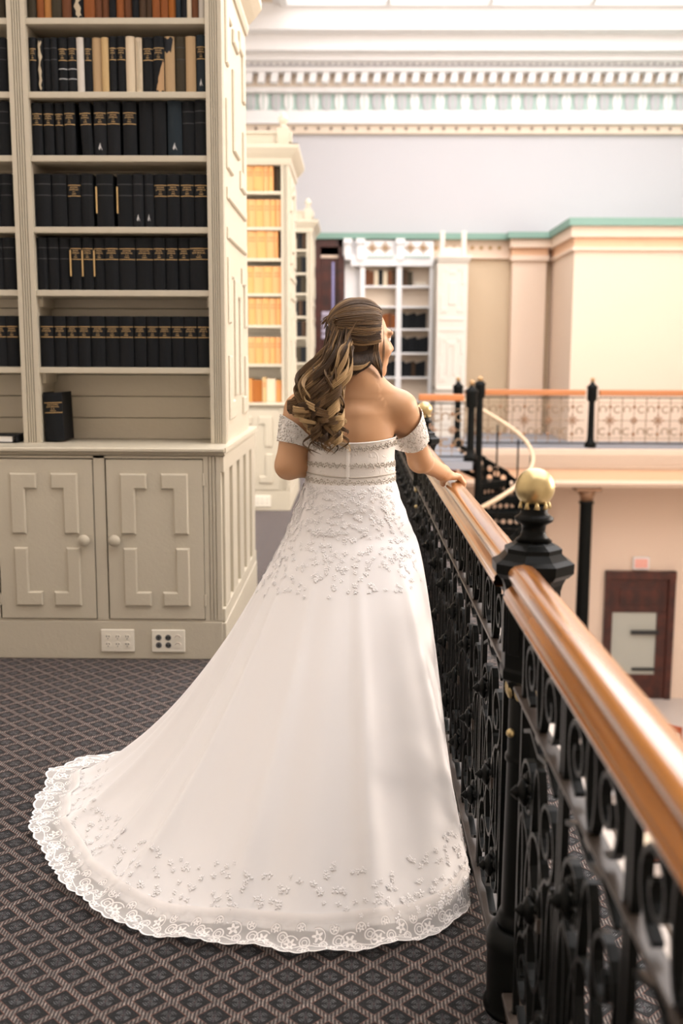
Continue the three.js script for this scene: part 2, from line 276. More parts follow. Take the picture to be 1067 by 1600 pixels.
function makeBookcase(z0, label, opt) {
  const t = thing('bookcase', label, 'bookcase', [-0.68, 0, z0]);
  const XL = -2.2;                                                     // runs back to the wall
  const D = -1.68, UF = -0.255, UB = -1.43;
  obj('plinth', [rbox(XL, 0, 0, 0.2, D, 0, 0.004), box(XL, -0.004, 0.2, 0.212, D + 0.01, -0.006)], M.cream, t);
  obj('carcass', [box(XL, -0.006, 0.205, 1.061, D + 0.02, -0.035)], M.cream, t);
  obj('pilaster', flutedPost(-0.088, 0.088, 0.208, 1.062, -0.002, 3), M.cream, t);
  for (const x of [-0.648, -1.212]) obj('stile', box(x, x + 0.057, 0.208, 1.062, -0.05, -0.002), M.cream, t);
  obj('rail', box(XL, -0.088, 1.052, 1.062, -0.05, -0.002), M.cream, t);
  // doors with key shaped mouldings
  const W = 0.496, H = 0.832, lx = 0.075;
  for (const [dx, right] of [[-0.586, true], [-1.148, false], [-1.712, true]]) {
    if (!opt.full && dx < -0.6) continue;
    const d = new THREE.Group(); d.name = 'door'; d.position.set(dx, 0.216, 0.0); t.add(d);
    obj('door_panel', rbox(0.003, W - 0.001, 0, H - 0.003, -0.03, 0.004, 0.003), M.cream, d);
    const up = [keyL(lx, H - 0.073, 1, 1, 0.137, 0.312, 0.076, 0.08), keyL(W - lx, H - 0.073, -1, 1, 0.137, 0.312, 0.076, 0.08)];
    const lo = [keyL(lx + 0.008, 0.07, 1, -1, 0.14, 0.305, 0.07, 0.075), keyL(W - lx + 0.002, 0.07, -1, -1, 0.14, 0.305, 0.07, 0.075)];
    for (const p of [...up, ...lo]) obj('key_moulding', at(bevelL(p), 0, 0, 0.003), M.cream, d);
    const kx = right ? 0.042 : W - 0.048, ky = 0.415;
    const k = lathe([[0, 0], [0.012, 0], [0.012, 0.012], [0.027, 0.018], [0.031, 0.027], [0.026, 0.036], [0.012, 0.041], [0, 0.042]], 18); k.rotateX(Math.PI / 2);
    obj('knob', at(k, kx, ky, 0.003), M.cream, d);
    for (const hy of [0.1, 0.73]) { const g = new THREE.CylinderGeometry(0.006, 0.006, 0.06, 8); obj('hinge', at(g, right ? W + 0.002 : 0, hy, 0.003), M.cream, d); }
  }
  // counter with a moulded edge, returning round the end
  const prof = [[0, 0], [0.075, 0], [0.085, -0.006], [0.085, -0.018], [0.062, -0.024], [0.066, -0.03], [0.05, -0.043], [0.0, -0.046]];
  obj('counter', [mouldX(prof.map(([o, y]) => [o - 0.06, y + 1.107]), XL, 0.022, -0.0), box(XL, 0.03, 1.083, 1.107, D - 0.02, 0.0), box(XL, 0.012, 1.062, 1.084, D, -0.06)], M.cream, t);
  // base end: slats over a plinth
  for (let k = 0; k < 5; k++) { const z = -0.06 - k * 0.345; obj('end_slat', rbox(-0.01, 0.014, 0.25, 1.03, z - 0.2, z, 0.004), M.cream, t); }
  obj('end_rail', [rbox(-0.01, 0.016, 0.98, 1.062, D, -0.01, 0.004), rbox(-0.01, 0.016, 0.2, 0.27, D, -0.01, 0.004)], M.cream, t);
  obj('end_plinth', rbox(-0.02, 0.02, 0, 0.196, D, -0.004, 0.005), M.cream, t);
  // upper case
  obj('pilaster', flutedPost(-0.082, 0.082, 1.107, 3.5, UF, 4), M.cream, t);
  obj('pilaster', flutedPost(-1.078, 0.092, 1.107, 3.5, UF, 4), M.cream, t);
  obj('divider', box(-0.08, 0, 1.107, 3.5, -0.56, UF - 0.04), M.cream, t); obj('divider', box(-1.076, -0.988, 1.107, 3.5, -0.56, UF - 0.04), M.cream, t); obj('core', box(XL, -0.002, 1.107, 3.5, UB, -0.57), M.cream, t);
  const bh = 0.1195;
  for (const [xa, xb] of [[-0.988, -0.08], [-2.2, -1.076]]) {
    if (!opt.full && xa < -1) continue;
    for (let k = 0; k < 20; k++) obj('back_board', rbox(xa, xb, 1.108 + k * bh, 1.108 + (k + 1) * bh - 0.003, -0.57, -0.538, 0.003), M.cream, t);
    for (const y of SHELVES) obj('shelf', rbox(xa, xb, y - 0.032, y, -0.54, UF - 0.012, 0.004), M.cream, t);
    for (const y of SHELVES.slice(0, 2)) { obj('shelf_batten', box(xa, xa + 0.02, y - 0.085, y - 0.032, -0.53, UF - 0.06), M.cream, t); obj('shelf_batten', box(xb - 0.02, xb, y - 0.085, y - 0.032, -0.53, UF - 0.06), M.cream, t); }
  }
  // end panel with key mouldings (faces +x): z runs from UF back to UB
  const e = new THREE.Group(); e.name = 'end_panel'; t.add(e);
  e.position.set(0, 1.107, UF); e.rotation.y = Math.PI / 2;               // local x = along -z, local z = +x
  endPanel(e, UF - UB, 2.39);
  // cornice and parapet
  const cp = [[0, 0], [0.01, 0], [0.02, 0.03], [0.02, 0.06], [0.06, 0.1], [0.1, 0.15], [0.1, 0.19], [0, 0.19]];
  const cg = [mouldX(cp.map(([o, y]) => [o, y + 3.5]), XL, 0.0, UF)];
  const side = prism(cp.map(([o, y]) => [o, y + 3.5]), UF - UB, 0, 'xy'); side.translate(0, 0, UB); cg.push(side);
  const cor = []; for (const [o, y] of cp) cor.push([o, y]);
  const cpos = [], cid = []; cp.forEach(([o, y]) => { cpos.push(0, y + 3.5, UF, o, y + 3.5, UF, o, y + 3.5, UF + o, 0, y + 3.5, UF + o); });
  for (let k = 0; k + 1 < cp.length; k++) { const a = k * 4, b = a + 4; cid.push(a + 1, b + 1, a + 2, a + 2, b + 1, b + 2, a + 2, b + 2, a + 3, a + 3, b + 2, b + 3); }
  const cb = new THREE.BufferGeometry(); cb.setAttribute('position', new THREE.Float32BufferAttribute(cpos, 3)); cb.setIndex(cid); const cbn = cb.toNonIndexed(); cbn.computeVertexNormals();
  cg.push(cbn, box(XL, 0.0, 3.5, 3.69, UB, UF), box(0, 0.1, 3.683, 3.69, UF - 0.01, UF + 0.1));
  obj('cornice', cg, M.cream, t);
  obj('parapet', [rbox(XL, -0.03, 3.69, 3.815, UF - 0.07, UF - 0.03, 0.004), rbox(XL, -0.02, 3.805, 3.83, UF - 0.09, UF - 0.01, 0.006), rbox(-0.07, -0.03, 3.69, 3.815, UB, UF - 0.07, 0.004), rbox(-0.09, -0.01, 3.805, 3.83, UB, UF - 0.05, 0.006)], M.cream, t);
  obj('parapet_post', [rbox(-0.12, 0.0, 3.69, 3.86, UF - 0.12, UF, 0.006), rbox(-0.02, 0.03, 3.72, 3.83, UF - 0.1, UF - 0.02, 0.015)], M.cream, t);
  const fin = lathe([[0, 0], [0.045, 0], [0.05, 0.015], [0.028, 0.03], [0.03, 0.045], [0.052, 0.075], [0.05, 0.105], [0.03, 0.135], [0.012, 0.155], [0, 0.16]], 18);
  obj('finial', at(fin, -0.06, 3.86, UF - 0.06), M.cream, t);
  return t;
}
function endPanel(e, w, h, pm = M.cream) {
  const m = 0.13, B = (x0, x1, y0, y1) => obj('end_moulding', at(bevelL([[x0, y0], [x1, y0], [x1, y1], [x0, y1]]), 0, 0, -0.002), pm, e);
  const Ls = (y0, y1, a) => { const b = (y1 - y0) * 0.4; for (const p of [keyL(m, y1, 1, 1, a, b, 0.1, 0.1), keyL(w - m, y1, -1, 1, a, b, 0.1, 0.1), keyL(m, y0, 1, -1, a, b, 0.1, 0.1), keyL(w - m, y0, -1, -1, a, b, 0.1, 0.1)]) obj('end_moulding', at(bevelL(p), 0, 0, -0.002), pm, e); };
  Ls(h * 0.60, h * 0.965, w * 0.22); B(w * 0.4, w * 0.6, h * 0.90, h * 0.93); B(w * 0.38, w * 0.62, h * 0.66, h * 0.84);
  B(m, w - m, h * 0.535, h * 0.56); B(m, w - m, h * 0.45, h * 0.475);
  Ls(h * 0.05, h * 0.41, w * 0.2);
  const u = [[w * 0.36, h * 0.1], [w * 0.43, h * 0.1], [w * 0.43, h * 0.33], [w * 0.57, h * 0.33], [w * 0.57, h * 0.1], [w * 0.64, h * 0.1], [w * 0.64, h * 0.37], [w * 0.36, h * 0.37]];
  obj('end_moulding', at(bevelL(u), 0, 0, -0.002), pm, e);
}
makeBookcase(-5.165, 'nearest tall cream bookcase, packed with black law volumes above two panelled cupboard doors', { full: true });
makeBookcase(-10.5, 'middle cream bookcase with rows of tan red-labelled books, behind the bride', {});
makeBookcase(-16.05, 'distant cream bookcase with dark books, half hidden behind the middle one', {});
// outlet plates
function outlet(x, y, z, label, kind) {
  const t = thing('outlet_plate', label, 'outlet', [x, y, z]);
  obj('plate', rbox(-0.087, 0.087, -0.06, 0.06, -0.001, 0.009, 0.005, 2), M.ivory, t);
  for (let i = 0; i < 3; i++) for (let j = 0; j < 2; j++) {
    const cx = -0.05 + i * 0.05, cy = 0.019 - j * 0.04;
    const g = new THREE.CylinderGeometry(0.0155, 0.0155, 0.004, 16); g.rotateX(Math.PI / 2);
    const dark = kind === 'jacks' && i < 2;
    const s = obj('socket', at(g, cx, cy, 0.0095), dark ? mat([0.10, 0.10, 0.10], 0.5) : M.ivory, t);
    if (kind === 'jacks') { if (i === 2) obj('cover_slot', at(new THREE.TorusGeometry(0.0135, 0.0022, 6, 16, Math.PI), cx, cy, 0.0115), M.curb, s); else obj('jack', i ? [box(cx - 0.011, cx - 0.002, cy - 0.006, cy + 0.005, 0.011, 0.0135), box(cx + 0.002, cx + 0.011, cy - 0.006, cy + 0.005, 0.011, 0.0135)] : box(cx - 0.005, cx + 0.005, cy - 0.006, cy + 0.006, 0.011, 0.0135), M.black, s); }
    else obj('slot', [box(cx - 0.008, cx - 0.0045, cy + 0.001, cy + 0.009, 0.011, 0.0125), box(cx + 0.0045, cx + 0.008, cy + 0.001, cy + 0.009, 0.011, 0.0125), box(cx - 0.002, cx + 0.002, cy - 0.0095, cy - 0.005, 0.011, 0.0125)], M.black, s);
  }
}
outlet(-1.226, 0.1, -5.1635, 'ivory six-socket outlet plate under the knob side of the right cupboard door', 'power');
outlet(-0.962, 0.1, -5.1635, 'ivory plate with dark jacks and blank holes, right of the socket plate', 'jacks');
outlet(-0.95, 0.1, -10.4985, 'ivory six-socket outlet plate on the plinth of the middle bookcase', 'power');
// ---------- books ----------
const ORD = ['first', 'second', 'third', 'fourth', 'fifth', 'sixth', 'seventh', 'eighth', 'ninth', 'tenth', 'eleventh', 'twelfth', 'thirteenth', 'fourteenth', 'fifteenth', 'sixteenth', 'seventeenth', 'eighteenth', 'nineteenth', 'twentieth', 'twenty-first', 'twenty-second', 'twenty-third', 'twenty-fourth'];
const bookMat = {};
function bm(c, r = 0.62) { const k = c.join(); return bookMat[k] ??= mat(c, r, { bumpMap: clothBump, bumpScale: 0.0006, specularIntensity: 0.3 }); }
const pagesMat = mat([0.62, 0.54, 0.42], 0.9);
function spineArc(w, b, n = 6) { const o = []; for (let i = 0; i <= n; i++) { const x = -w / 2 + w * i / n; o.push([x, -b * (1 - Math.cos(Math.PI * (x / w)))]); } return o; }
function coverGeo(w, h, d) {
  const b = Math.min(0.012, w * 0.28), t = 0.004, out = spineArc(w, b), inn = spineArc(w - 2 * t, b).map(([x, z]) => [x, z - t]).reverse();
  const pts = [...out, [w / 2, -d], [w / 2 - t, -d], ...inn, [-w / 2 + t, -d], [-w / 2, -d]];
  const s = new THREE.Shape(pts.map(([x, z]) => new THREE.Vector2(x, -z)));
  const g = new THREE.ExtrudeGeometry(s, { depth: h, bevelEnabled: false }); g.rotateX(-Math.PI / 2);
  const f = fixWinding(g); const p = f.attributes.position; return metreUV(toCreasedNormals(f, 0.7));
}
function spinePatch(w, y0, y1, off = 0.0008, u0 = -0.5, u1 = 0.5, jag) {
  const b = Math.min(0.012, w * 0.28);
  return gridGeo(8, jag ? 10 : 1, (u, v) => { let a = u0 + (u1 - u0) * u; let y = y0 + (y1 - y0) * v; if (jag) { const j = jag(v); a = u0 + j[0] * (u1 - u0) + (u1 - u0) * (1 - j[0] - j[1]) * u; y += 0.006 * Math.sin(u * 9 + y0 * 70); } const x = a * w * 0.985; return [x, y, -b * (1 - Math.cos(Math.PI * x / w)) + off]; });
}
const titleTex = [['SENATE', 'JOURNAL', '1 2', '1885'], ['HOUSE', 'JOURNAL', '2 3', '1888'], ['SENATE', 'JOURNAL', '3 4', '1893'], ['HOUSE', 'JOURNAL', '1 4', '1895']].map((lines) => {
  const c = document.createElement('canvas'); c.width = 128; c.height = 128; const x = c.getContext('2d');
  x.fillStyle = '#0f1114'; x.fillRect(0, 0, 128, 128); x.fillStyle = '#d2ad74'; x.fillRect(0, 3, 128, 6); x.fillRect(0, 119, 128, 6);
  x.textAlign = 'center'; x.font = 'bold 19px serif'; x.fillText(lines[0], 64, 36, 104); x.fillText(lines[1], 64, 60, 112); x.font = 'bold 18px serif'; x.fillText(lines[2], 64, 83); x.fillText(lines[3], 64, 106);
  const t = new THREE.CanvasTexture(c); t.colorSpace = THREE.SRGBColorSpace; return t;
});
const titleMat = titleTex.map((t) => mat(0xffffff, 0.45, { map: t, specularIntensity: 0.4 }));
const faintMat = mat([0.035, 0.037, 0.04], 0.45), goldLine = mat([0.62, 0.42, 0.18], 0.4, { metalness: 0.2 }), markMat = mat([0.5, 0.5, 0.5], 0.8);
let bookSeq = 0;
function book(o) {   // o: x0,x1 spine edges, y base, z spine face, h, color, kind, label, group, lean, parts
  const w = Math.max(0.012, o.x1 - o.x0 - 0.0015), d = o.d ?? 0.2;
  const t = thing('book', o.label, 'book', [(o.x0 + o.x1) / 2, o.y + 0.0014, o.z], 0, o.group);
  const c = obj('cover', coverGeo(w, o.h, d), bm(o.color, o.rough), t);
  obj('page_block', box(-w / 2 + 0.003, w / 2 - 0.003, 0.003, o.h - 0.004, -d + 0.004, -0.016), pagesMat, t);
  const k = o.kind ?? '';
  if (k.includes('t')) { const y1 = o.h * 0.80, y0 = o.h * 0.575; obj('title_label', spinePatch(w, y0, y1), titleMat[bookSeq % 4], t); }
  if (k.includes('f')) for (const q of [0.8, 0.59]) obj('spine_line', spinePatch(w, o.h * q, o.h * q + 0.0035), faintMat, t);
  if (k.includes('b')) for (const q of [0.42, 0.24]) obj('spine_line', spinePatch(w, o.h * q, o.h * q + 0.004), markMat, t);
  if (k.includes('r')) for (const q of [0.74, 0.63]) obj('red_label', spinePatch(w, o.h * q - 0.006, o.h * q + 0.010, 0.0008, -0.36, 0.36), o.redMat, t);
  if (k.includes('g')) obj('gilt_strip', box(-w / 2 - 0.001, -w / 2 + 0.0045, o.h * 0.26, o.h * 0.76, -0.012, 0.001), goldLine, t);
  if (k.includes('w')) obj('call_mark', spinePatch(w, o.h * 0.13, o.h * 0.23, 0.001, -0.16, 0.16, (v) => [0.5 * v, 0.5 * v]), markMat, t);
  if (k.includes('p')) { const r = rng(bookSeq * 7 + 3), ja = Array.from({ length: 12 }, r); obj('torn_patch', spinePatch(w, o.h * 0.05, o.h * 0.93, 0.001, -0.36, 0.42, (v) => [0.35 * ja[Math.round(v * 10)], 0.5 * ja[11 - Math.round(v * 10)]]), bm([0.50, 0.42, 0.30], 0.9), t); }
  if (k.includes('q')) { const r = rng(bookSeq * 5 + 1), ja = Array.from({ length: 12 }, r); obj('torn_patch', spinePatch(w, o.h * 0.02, o.h * 0.55, 0.001, -0.3, 0.5, (v) => [0.75 * v + 0.12 * ja[Math.round(v * 10)], 0]), bm([0.44, 0.28, 0.15], 0.9), t); }
  if (k.includes('c')) obj('torn_patch', spinePatch(w, o.h * 0.72, o.h * 0.97, 0.001, -0.5, 0.4, (v) => [0, 0.25 * (1 - v)]), bm([0.02, 0.022, 0.026]), t);
  if (o.lean) t.rotation.z = o.lean;
  bookSeq++; return t;
}
const BK = [0.0075, 0.0085, 0.010], BK2 = [0.011, 0.012, 0.014], BL = [0.016, 0.024, 0.031], CR = [0.60, 0.50, 0.36], CG = [0.56, 0.52, 0.46], TN = [0.42, 0.29, 0.16], TY = [0.50, 0.35, 0.17], RU = [0.23, 0.075, 0.022], RB = [0.13, 0.05, 0.022], OR = [0.30, 0.10, 0.02], TO = [0.38, 0.17, 0.05], OL = [0.045, 0.036, 0.022], DB = [0.06, 0.035, 0.02];
// each row: shelf height, book height, and for every book [start, end along the shelf in the row's own units, colour, kind, height factor, lean]
const ROWS = [
  { y: 3.245, h: 0.25, where: 'top brown row', b: [[132, 176, OL], [178, 213, RU], [214, 251, TO], [252, 302, OL], [303, 350, RB], [351, 412, BK, 'p'], [413, 469, RU], [470, 502, RB], [503, 538, RB], [539, 573, BK], [574, 612, RU], [613, 652, RB], [653, 686, BK], [687, 722, DB], [723, 752, DB], [753, 792, RU], [793, 831, RU], [832, 869, OR], [870, 895, BL], [896, 923, BK], [924, 948, CR], [949, 982, RB], [983, 1016, CG]] },
  { y: 2.891, h: 0.265, where: 'worn second row', b: [[139, 175, BK, 't'], [176, 208, BK, 'p', 0.99], [209, 245, BK, 'f'], [246, 280, BK, 'f'], [281, 328, BK, 'tb'], [329, 375, BK2, 'tb', 1.01], [376, 412, CG, '', 1.0], [413, 450, BK, 't', 1.0], [451, 499, TN, '', 1.0], [500, 535, TY, '', 1.0], [536, 573, BK, 't', 1.02], [574, 619, BK, 't', 1.03], [620, 666, CR, '', 1.02], [668, 701, CR, 'p', 1.0], [702, 756, BK, 't', 1.01], [757, 811, BK, 'tq', 1.02], [812, 863, TN, 'c', 1.02], [866, 916, OL, 'f', 1.02], [918, 968, TN, '', 1.02], [970, 1019, BL, 'tw', 1.05]] },
  { y: 2.580, h: 0.268, where: 'third row', b: [[32, 92, BK, 't', 0.97], [97, 155, BK, 't', 0.97], [160, 208, BK, 't', 0.97], [215, 277, BK, 't', 0.98], [312, 376, BK, 't', 0.99, 0.05], [380, 452, BK2, 'tw', 1], [458, 530, BK, 't', 1], [545, 622, BK, 't', 1], [636, 714, BK, '', 1], [718, 790, BK, '', 1], [798, 878, BL, 'w', 1.01], [880, 950, BK, 'f', 1.01], [952, 1020, BK, 'f', 1.02]] },
  { y: 2.225, h: 0.266, where: 'fourth row', b: [[40, 134, BK, 'f'], [137, 221, BK, 'f'], [225, 301, BK, 't'], [305, 372, BK, 'f'], [388, 485, BK, 'fg'], [505, 593, BK, 'fg'], [597, 656, BK2, 'fw'], [660, 713, BK2, 'fw'], [715, 788, BK, 't'], [790, 861, BK, 't'], [865, 941, BK, 't'], [943, 1020, BK, 't']] },
  { y: 1.905, h: 0.266, where: 'fifth row', b: [[54, 112, BK, 'f'], [113, 176, BK, 'f'], [178, 236, BK, 'f'], [242, 305, BK, 'tg'], [308, 370, BK, 'tg'], [373, 435, BK, 'tg'], [437, 514, BK, 't'], [515, 609, BK, 't'], [611, 708, BK, 't'], [710, 776, BK, 't'], [778, 846, BK, 't'], [850, 912, BK, 't'], [914, 1022, BK, 't', 1.01]] },
  { y: 1.506, h: 0.264, where: 'lowest full row', b: [[61, 138, BK, 't'], [140, 208, BK, 't'], [210, 276, BK, 't'], [278, 347, BK, 't'], [350, 430, BK, 't'], [431, 510, BK, 't'], [512, 591, BK, 't'], [594, 662, BK, 't'], [665, 732, BK, 't'], [735, 803, BK, 't'], [805, 875, BK, 't'], [876, 951, BK, 't'], [954, 1024, BK, 't']] },
];
const colName = new Map([[BK, 'black'], [BK2, 'black'], [BL, 'dark blue'], [CR, 'cream'], [CG, 'pale grey'], [TN, 'tan'], [TY, 'yellowish tan'], [RU, 'rust brown'], [RB, 'red-brown'], [OR, 'orange-brown'], [TO, 'light tan-orange'], [OL, 'dark olive'], [DB, 'dark brown']]);
const Z1 = -5.455;
ROWS.forEach((row, ri) => {
  const n = row.b.length;                              // the shelf runs from x = -1.664 to -0.765
  row.b.forEach(([a, b, c, kind = '', hf = 1, lean = 0], i) => {
    const first = row.b[0][0], last = row.b[n - 1][1], X = (q) => -1.664 + (q - first) / (last - first) * 0.899;
    const extra = kind.includes('p') ? ' with torn spine' : kind.includes('q') ? ' with spine torn open' : kind.includes('c') ? ' with loose black cap' : kind.includes('g') ? ' edged with a gilt strip' : kind.includes('t') ? ' with gilt title' : '';
    book({ x0: X(a), x1: X(b), y: row.y + 0.0012, z: Z1 - 0.004 * ((i * 7) % 3), h: row.h * hf, color: c, kind, lean, label: `${colName.get(c)} book${extra}, ${ORD[i]} in the ${row.where} of the near bookcase`, group: 'books on the nearest bookcase, ' + row.where });
  });
  // the sliver of the next bay at the left edge of the picture
  const cc = ri === 0 ? [OL, DB] : [BK, BK2];
  for (let k = 0; k < 2; k++) book({ x0: -1.778 - 0.064 * (k + 1), x1: -1.778 - 0.064 * k - 0.002, y: row.y + 0.0012, z: Z1 - 0.003 * k, h: row.h, color: cc[k], kind: ri === 5 ? 't' : ri === 0 ? '' : 'f', label: `${colName.get(cc[k])} book ${k ? 'second ' : 'right '}beside the fluted divider in the left bay's ${row.where}`, group: 'books at the left edge, ' + row.where });
});
book({ x0: -1.652, x1: -1.552, y: 1.1135, z: -5.45, h: 0.258, color: BK, kind: 't', lean: 0.03, label: 'lone black book leaning on the divider above the cupboard', group: 'books on the counter' });
{
  const t = thing('book', 'black book lying flat with white page edges at the left edge', 'book', [-1.92, 1.1095, -5.47], 0.02, 'books on the counter');
  obj('cover', [rbox(-0.13, 0.13, 0, 0.004, -0.1, 0.08, 0.001), rbox(-0.13, 0.13, 0.034, 0.04, -0.1, 0.08, 0.001), rbox(0.126, 0.132, 0, 0.04, -0.1, 0.08, 0.001)], bm(BK), t);
  obj('page_block', box(-0.13, 0.105, 0.004, 0.034, -0.1, 0.074), mat([0.8, 0.78, 0.74], 0.9), t);
}
// middle bookcase: tan law reports
const redMat = mat([0.62, 0.20, 0.07], 0.6);
const ORN = [0.66, 0.325, 0.12], ORP = [0.63, 0.33, 0.14], ORD2 = [0.52, 0.24, 0.075];
colName.set(ORN, 'bright tan').set(ORP, 'pale tan').set(ORD2, 'deep tan');
const widths = [[0.05, 0.052, 0.1, 0.1, 0.06, 0.07], [0.05, 0.06, 0.068, 0.08, 0.075, 0.068, 0.06], [0.03, 0.092, 0.098, 0.098, 0.06, 0.06], [0.09, 0.096, 0.098, 0.092, 0.06], [0.05, 0.075, 0.07, 0.072, 0.07, 0.07], [0.06, 0.062, 0.072, 0.08, 0.078, 0.07], [0.06, 0.1, 0.045, 0.1, 0.085, 0.05]];
const rowName = ['topmost', 'second', 'third', 'fourth', 'fifth', 'sixth', 'bottom'];
[3.245, 2.891, 2.58, 2.225, 1.905, 1.506, 1.107].forEach((y, ri) => {
  let x = ri === 0 ? -0.84 : ri === 2 ? -0.795 : -0.765;
  if (ri === 0) for (let k = 0; k < 2; k++) book({ x0: -0.838 + k * 0.034, x1: -0.805 + k * 0.034, y, z: -10.82, h: 0.235, color: k ? OL : DB, label: `dark book ${k ? 'against the post' : 'next to the tan set'} on the middle bookcase's topmost shelf`, group: 'books on the middle bookcase' });
  widths[ri].forEach((w, i) => { const c = ri === 6 ? [ORD2, CR, TY, OR, ORD2, TY][i] : [ORN, ORP][(i + ri) % 2]; book({ x0: x - w, x1: x, y, z: -10.79 - 0.004 * (i % 2), h: ri === 6 ? 0.23 + 0.015 * (i % 3) : ri === 0 ? 0.248 : 0.272, color: c, kind: ri === 6 && i % 2 ? '' : 'r', redMat, label: `${colName.get(c)} book, ${ORD[i]} from the right end on the middle bookcase's ${rowName[ri]} shelf`, group: 'books on the middle bookcase' }); x -= w + 0.001; });
});
// distant bookcase: dark volumes
[3.245, 2.891, 2.58, 2.225, 1.905, 1.506].forEach((y, ri) => { let x = -0.77; for (let i = 0; i < 4; i++) { const w = 0.06 + 0.012 * ((i * 3 + ri) % 3), c = [DB, BK2, OL, BK][(i + ri) % 4]; book({ x0: x - w, x1: x, y, z: -16.36, h: 0.245, color: c, label: `${colName.get(c)} book, ${ORD[i]} from the right end on the distant bookcase's ${rowName[ri]} shelf`, group: 'books on the distant bookcase' }); x -= w + 0.002; } });
// ---------- gallery balustrade ----------
const RX = 0.372;    // centre line of the railing
const railHalf = [[0.030, 1.022], [0.041, 1.026], [0.043, 1.034], [0.039, 1.039], [0.041, 1.043], [0.039, 1.049], [0.031, 1.054], [0.024, 1.060], [0.025, 1.066], [0.031, 1.074], [0.033, 1.084], [0.029, 1.096], [0.018, 1.104], [0.0, 1.107]];
const railProfile = [...railHalf, ...railHalf.slice(0, -1).map(([x, y]) => [-x, y]).reverse()];
function railGeo(len) {
  const n = railProfile.length, per = [0]; for (let i = 0; i < n; i++) { const a = railProfile[i], b = railProfile[(i + 1) % n]; per.push(per[i] + Math.hypot(a[0] - b[0], a[1] - b[1])); }
  const g = gridGeo(n, 2, (u, v) => { const p = railProfile[Math.round(u * n) % n]; return [p[0], p[1], -v * len]; }, false, (u, v) => [v * len, per[Math.round(u * n)]]);
  const idx = g.index.array; for (let i = 0; i < idx.length; i += 3) { const t = idx[i + 1]; idx[i + 1] = idx[i + 2]; idx[i + 2] = t; }
  return toCreasedNormals(g.toNonIndexed(), 0.75);
}
function spiral(zc, yc, r, turns, a0, dir, n = 20, tail) { const p = []; for (let i = 0; i <= n; i++) { const t = i / n, a = a0 + dir * t * turns * 2 * Math.PI, q = r * (1 - 0.78 * t); p.push([zc + q * Math.cos(a), yc + q * Math.sin(a)]); } return tail ? [...tail, ...p] : p; }
function oval(zc, yc, a, b, n = 26) { const p = []; for (let i = 0; i <= n; i++) { const t = i / n * 2 * Math.PI; p.push([zc + a * Math.cos(t), yc + b * Math.sin(t)]); } return p; }
const spike = lathe([[0, 0.04], [0.004, 0.036], [0.010, 0.030], [0.015, 0.025], [0.012, 0.022], [0.026, 0.016], [0.03, 0.008], [0.02, 0], [0, 0]], 10); spike.rotateZ(Math.PI / 2);
const petal = new THREE.SphereGeometry(0.013, 6, 4); petal.scale(0.5, 1.5, 1);
const rosetteGeo = merge([spike, ...[0, 1, 2, 3, 4, 5].map((k) => { const p = petal.clone(); p.translate(0, 0.028, 0); p.rotateX(k * Math.PI / 3); return p; })]);
const UL = 0.435;   // one panel of ironwork
const DP = 0.017, TH = 0.0085;
const unit = {
  bar: [strap([[0.012, 0.085], [0.012, 1.015]], 0.014, 0.013), strap([[UL - 0.012, 0.085], [UL - 0.012, 1.015]], 0.014, 0.013)],
  band: [spiral(UL * 0.27, 0.918, 0.07, 1.35, -Math.PI / 2, -1, 20), spiral(UL * 0.73, 0.918, 0.07, 1.35, -Math.PI / 2, 1, 20), oval(UL * 0.5, 0.918, 0.03, 0.085, 18)].map((p) => strap(p, DP, TH)),
  scroll: [
    oval(UL * 0.5, 0.45, 0.055, 0.3), oval(UL * 0.5, 0.45, 0.1, 0.16),
    spiral(UL * 0.26, 0.66, 0.085, 1.4, -Math.PI / 2, -1, 22, [[UL * 0.45, 0.47], [UL * 0.37, 0.53]]), spiral(UL * 0.74, 0.66, 0.085, 1.4, -Math.PI / 2, 1, 22, [[UL * 0.55, 0.47], [UL * 0.63, 0.53]]),
    spiral(UL * 0.26, 0.25, 0.085, 1.4, Math.PI / 2, 1, 22, [[UL * 0.45, 0.43], [UL * 0.37, 0.38]]), spiral(UL * 0.74, 0.25, 0.085, 1.4, Math.PI / 2, -1, 22, [[UL * 0.55, 0.43], [UL * 0.63, 0.38]]),
    oval(UL * 0.12, 0.455, 0.03, 0.13, 18), oval(UL * 0.88, 0.455, 0.03, 0.13, 18),
    [[UL * 0.5, 0.13], [UL * 0.3, 0.11], [UL * 0.15, 0.14]], [[UL * 0.5, 0.13], [UL * 0.7, 0.11], [UL * 0.85, 0.14]],
    [[UL * 0.5, 0.78], [UL * 0.3, 0.8], [UL * 0.12, 0.77]], [[UL * 0.5, 0.78], [UL * 0.7, 0.8], [UL * 0.88, 0.77]],
  ].map((p) => strap(p, DP, TH)),
  collar: [box(-0.011, 0.011, 0.44, 0.47, UL * 0.5 - 0.062, UL * 0.5 - 0.045), box(-0.011, 0.011, 0.44, 0.47, UL * 0.5 + 0.045, UL * 0.5 + 0.062), box(-0.011, 0.011, 0.808, 0.83, UL * 0.5 - 0.02, UL * 0.5 + 0.02)],
};
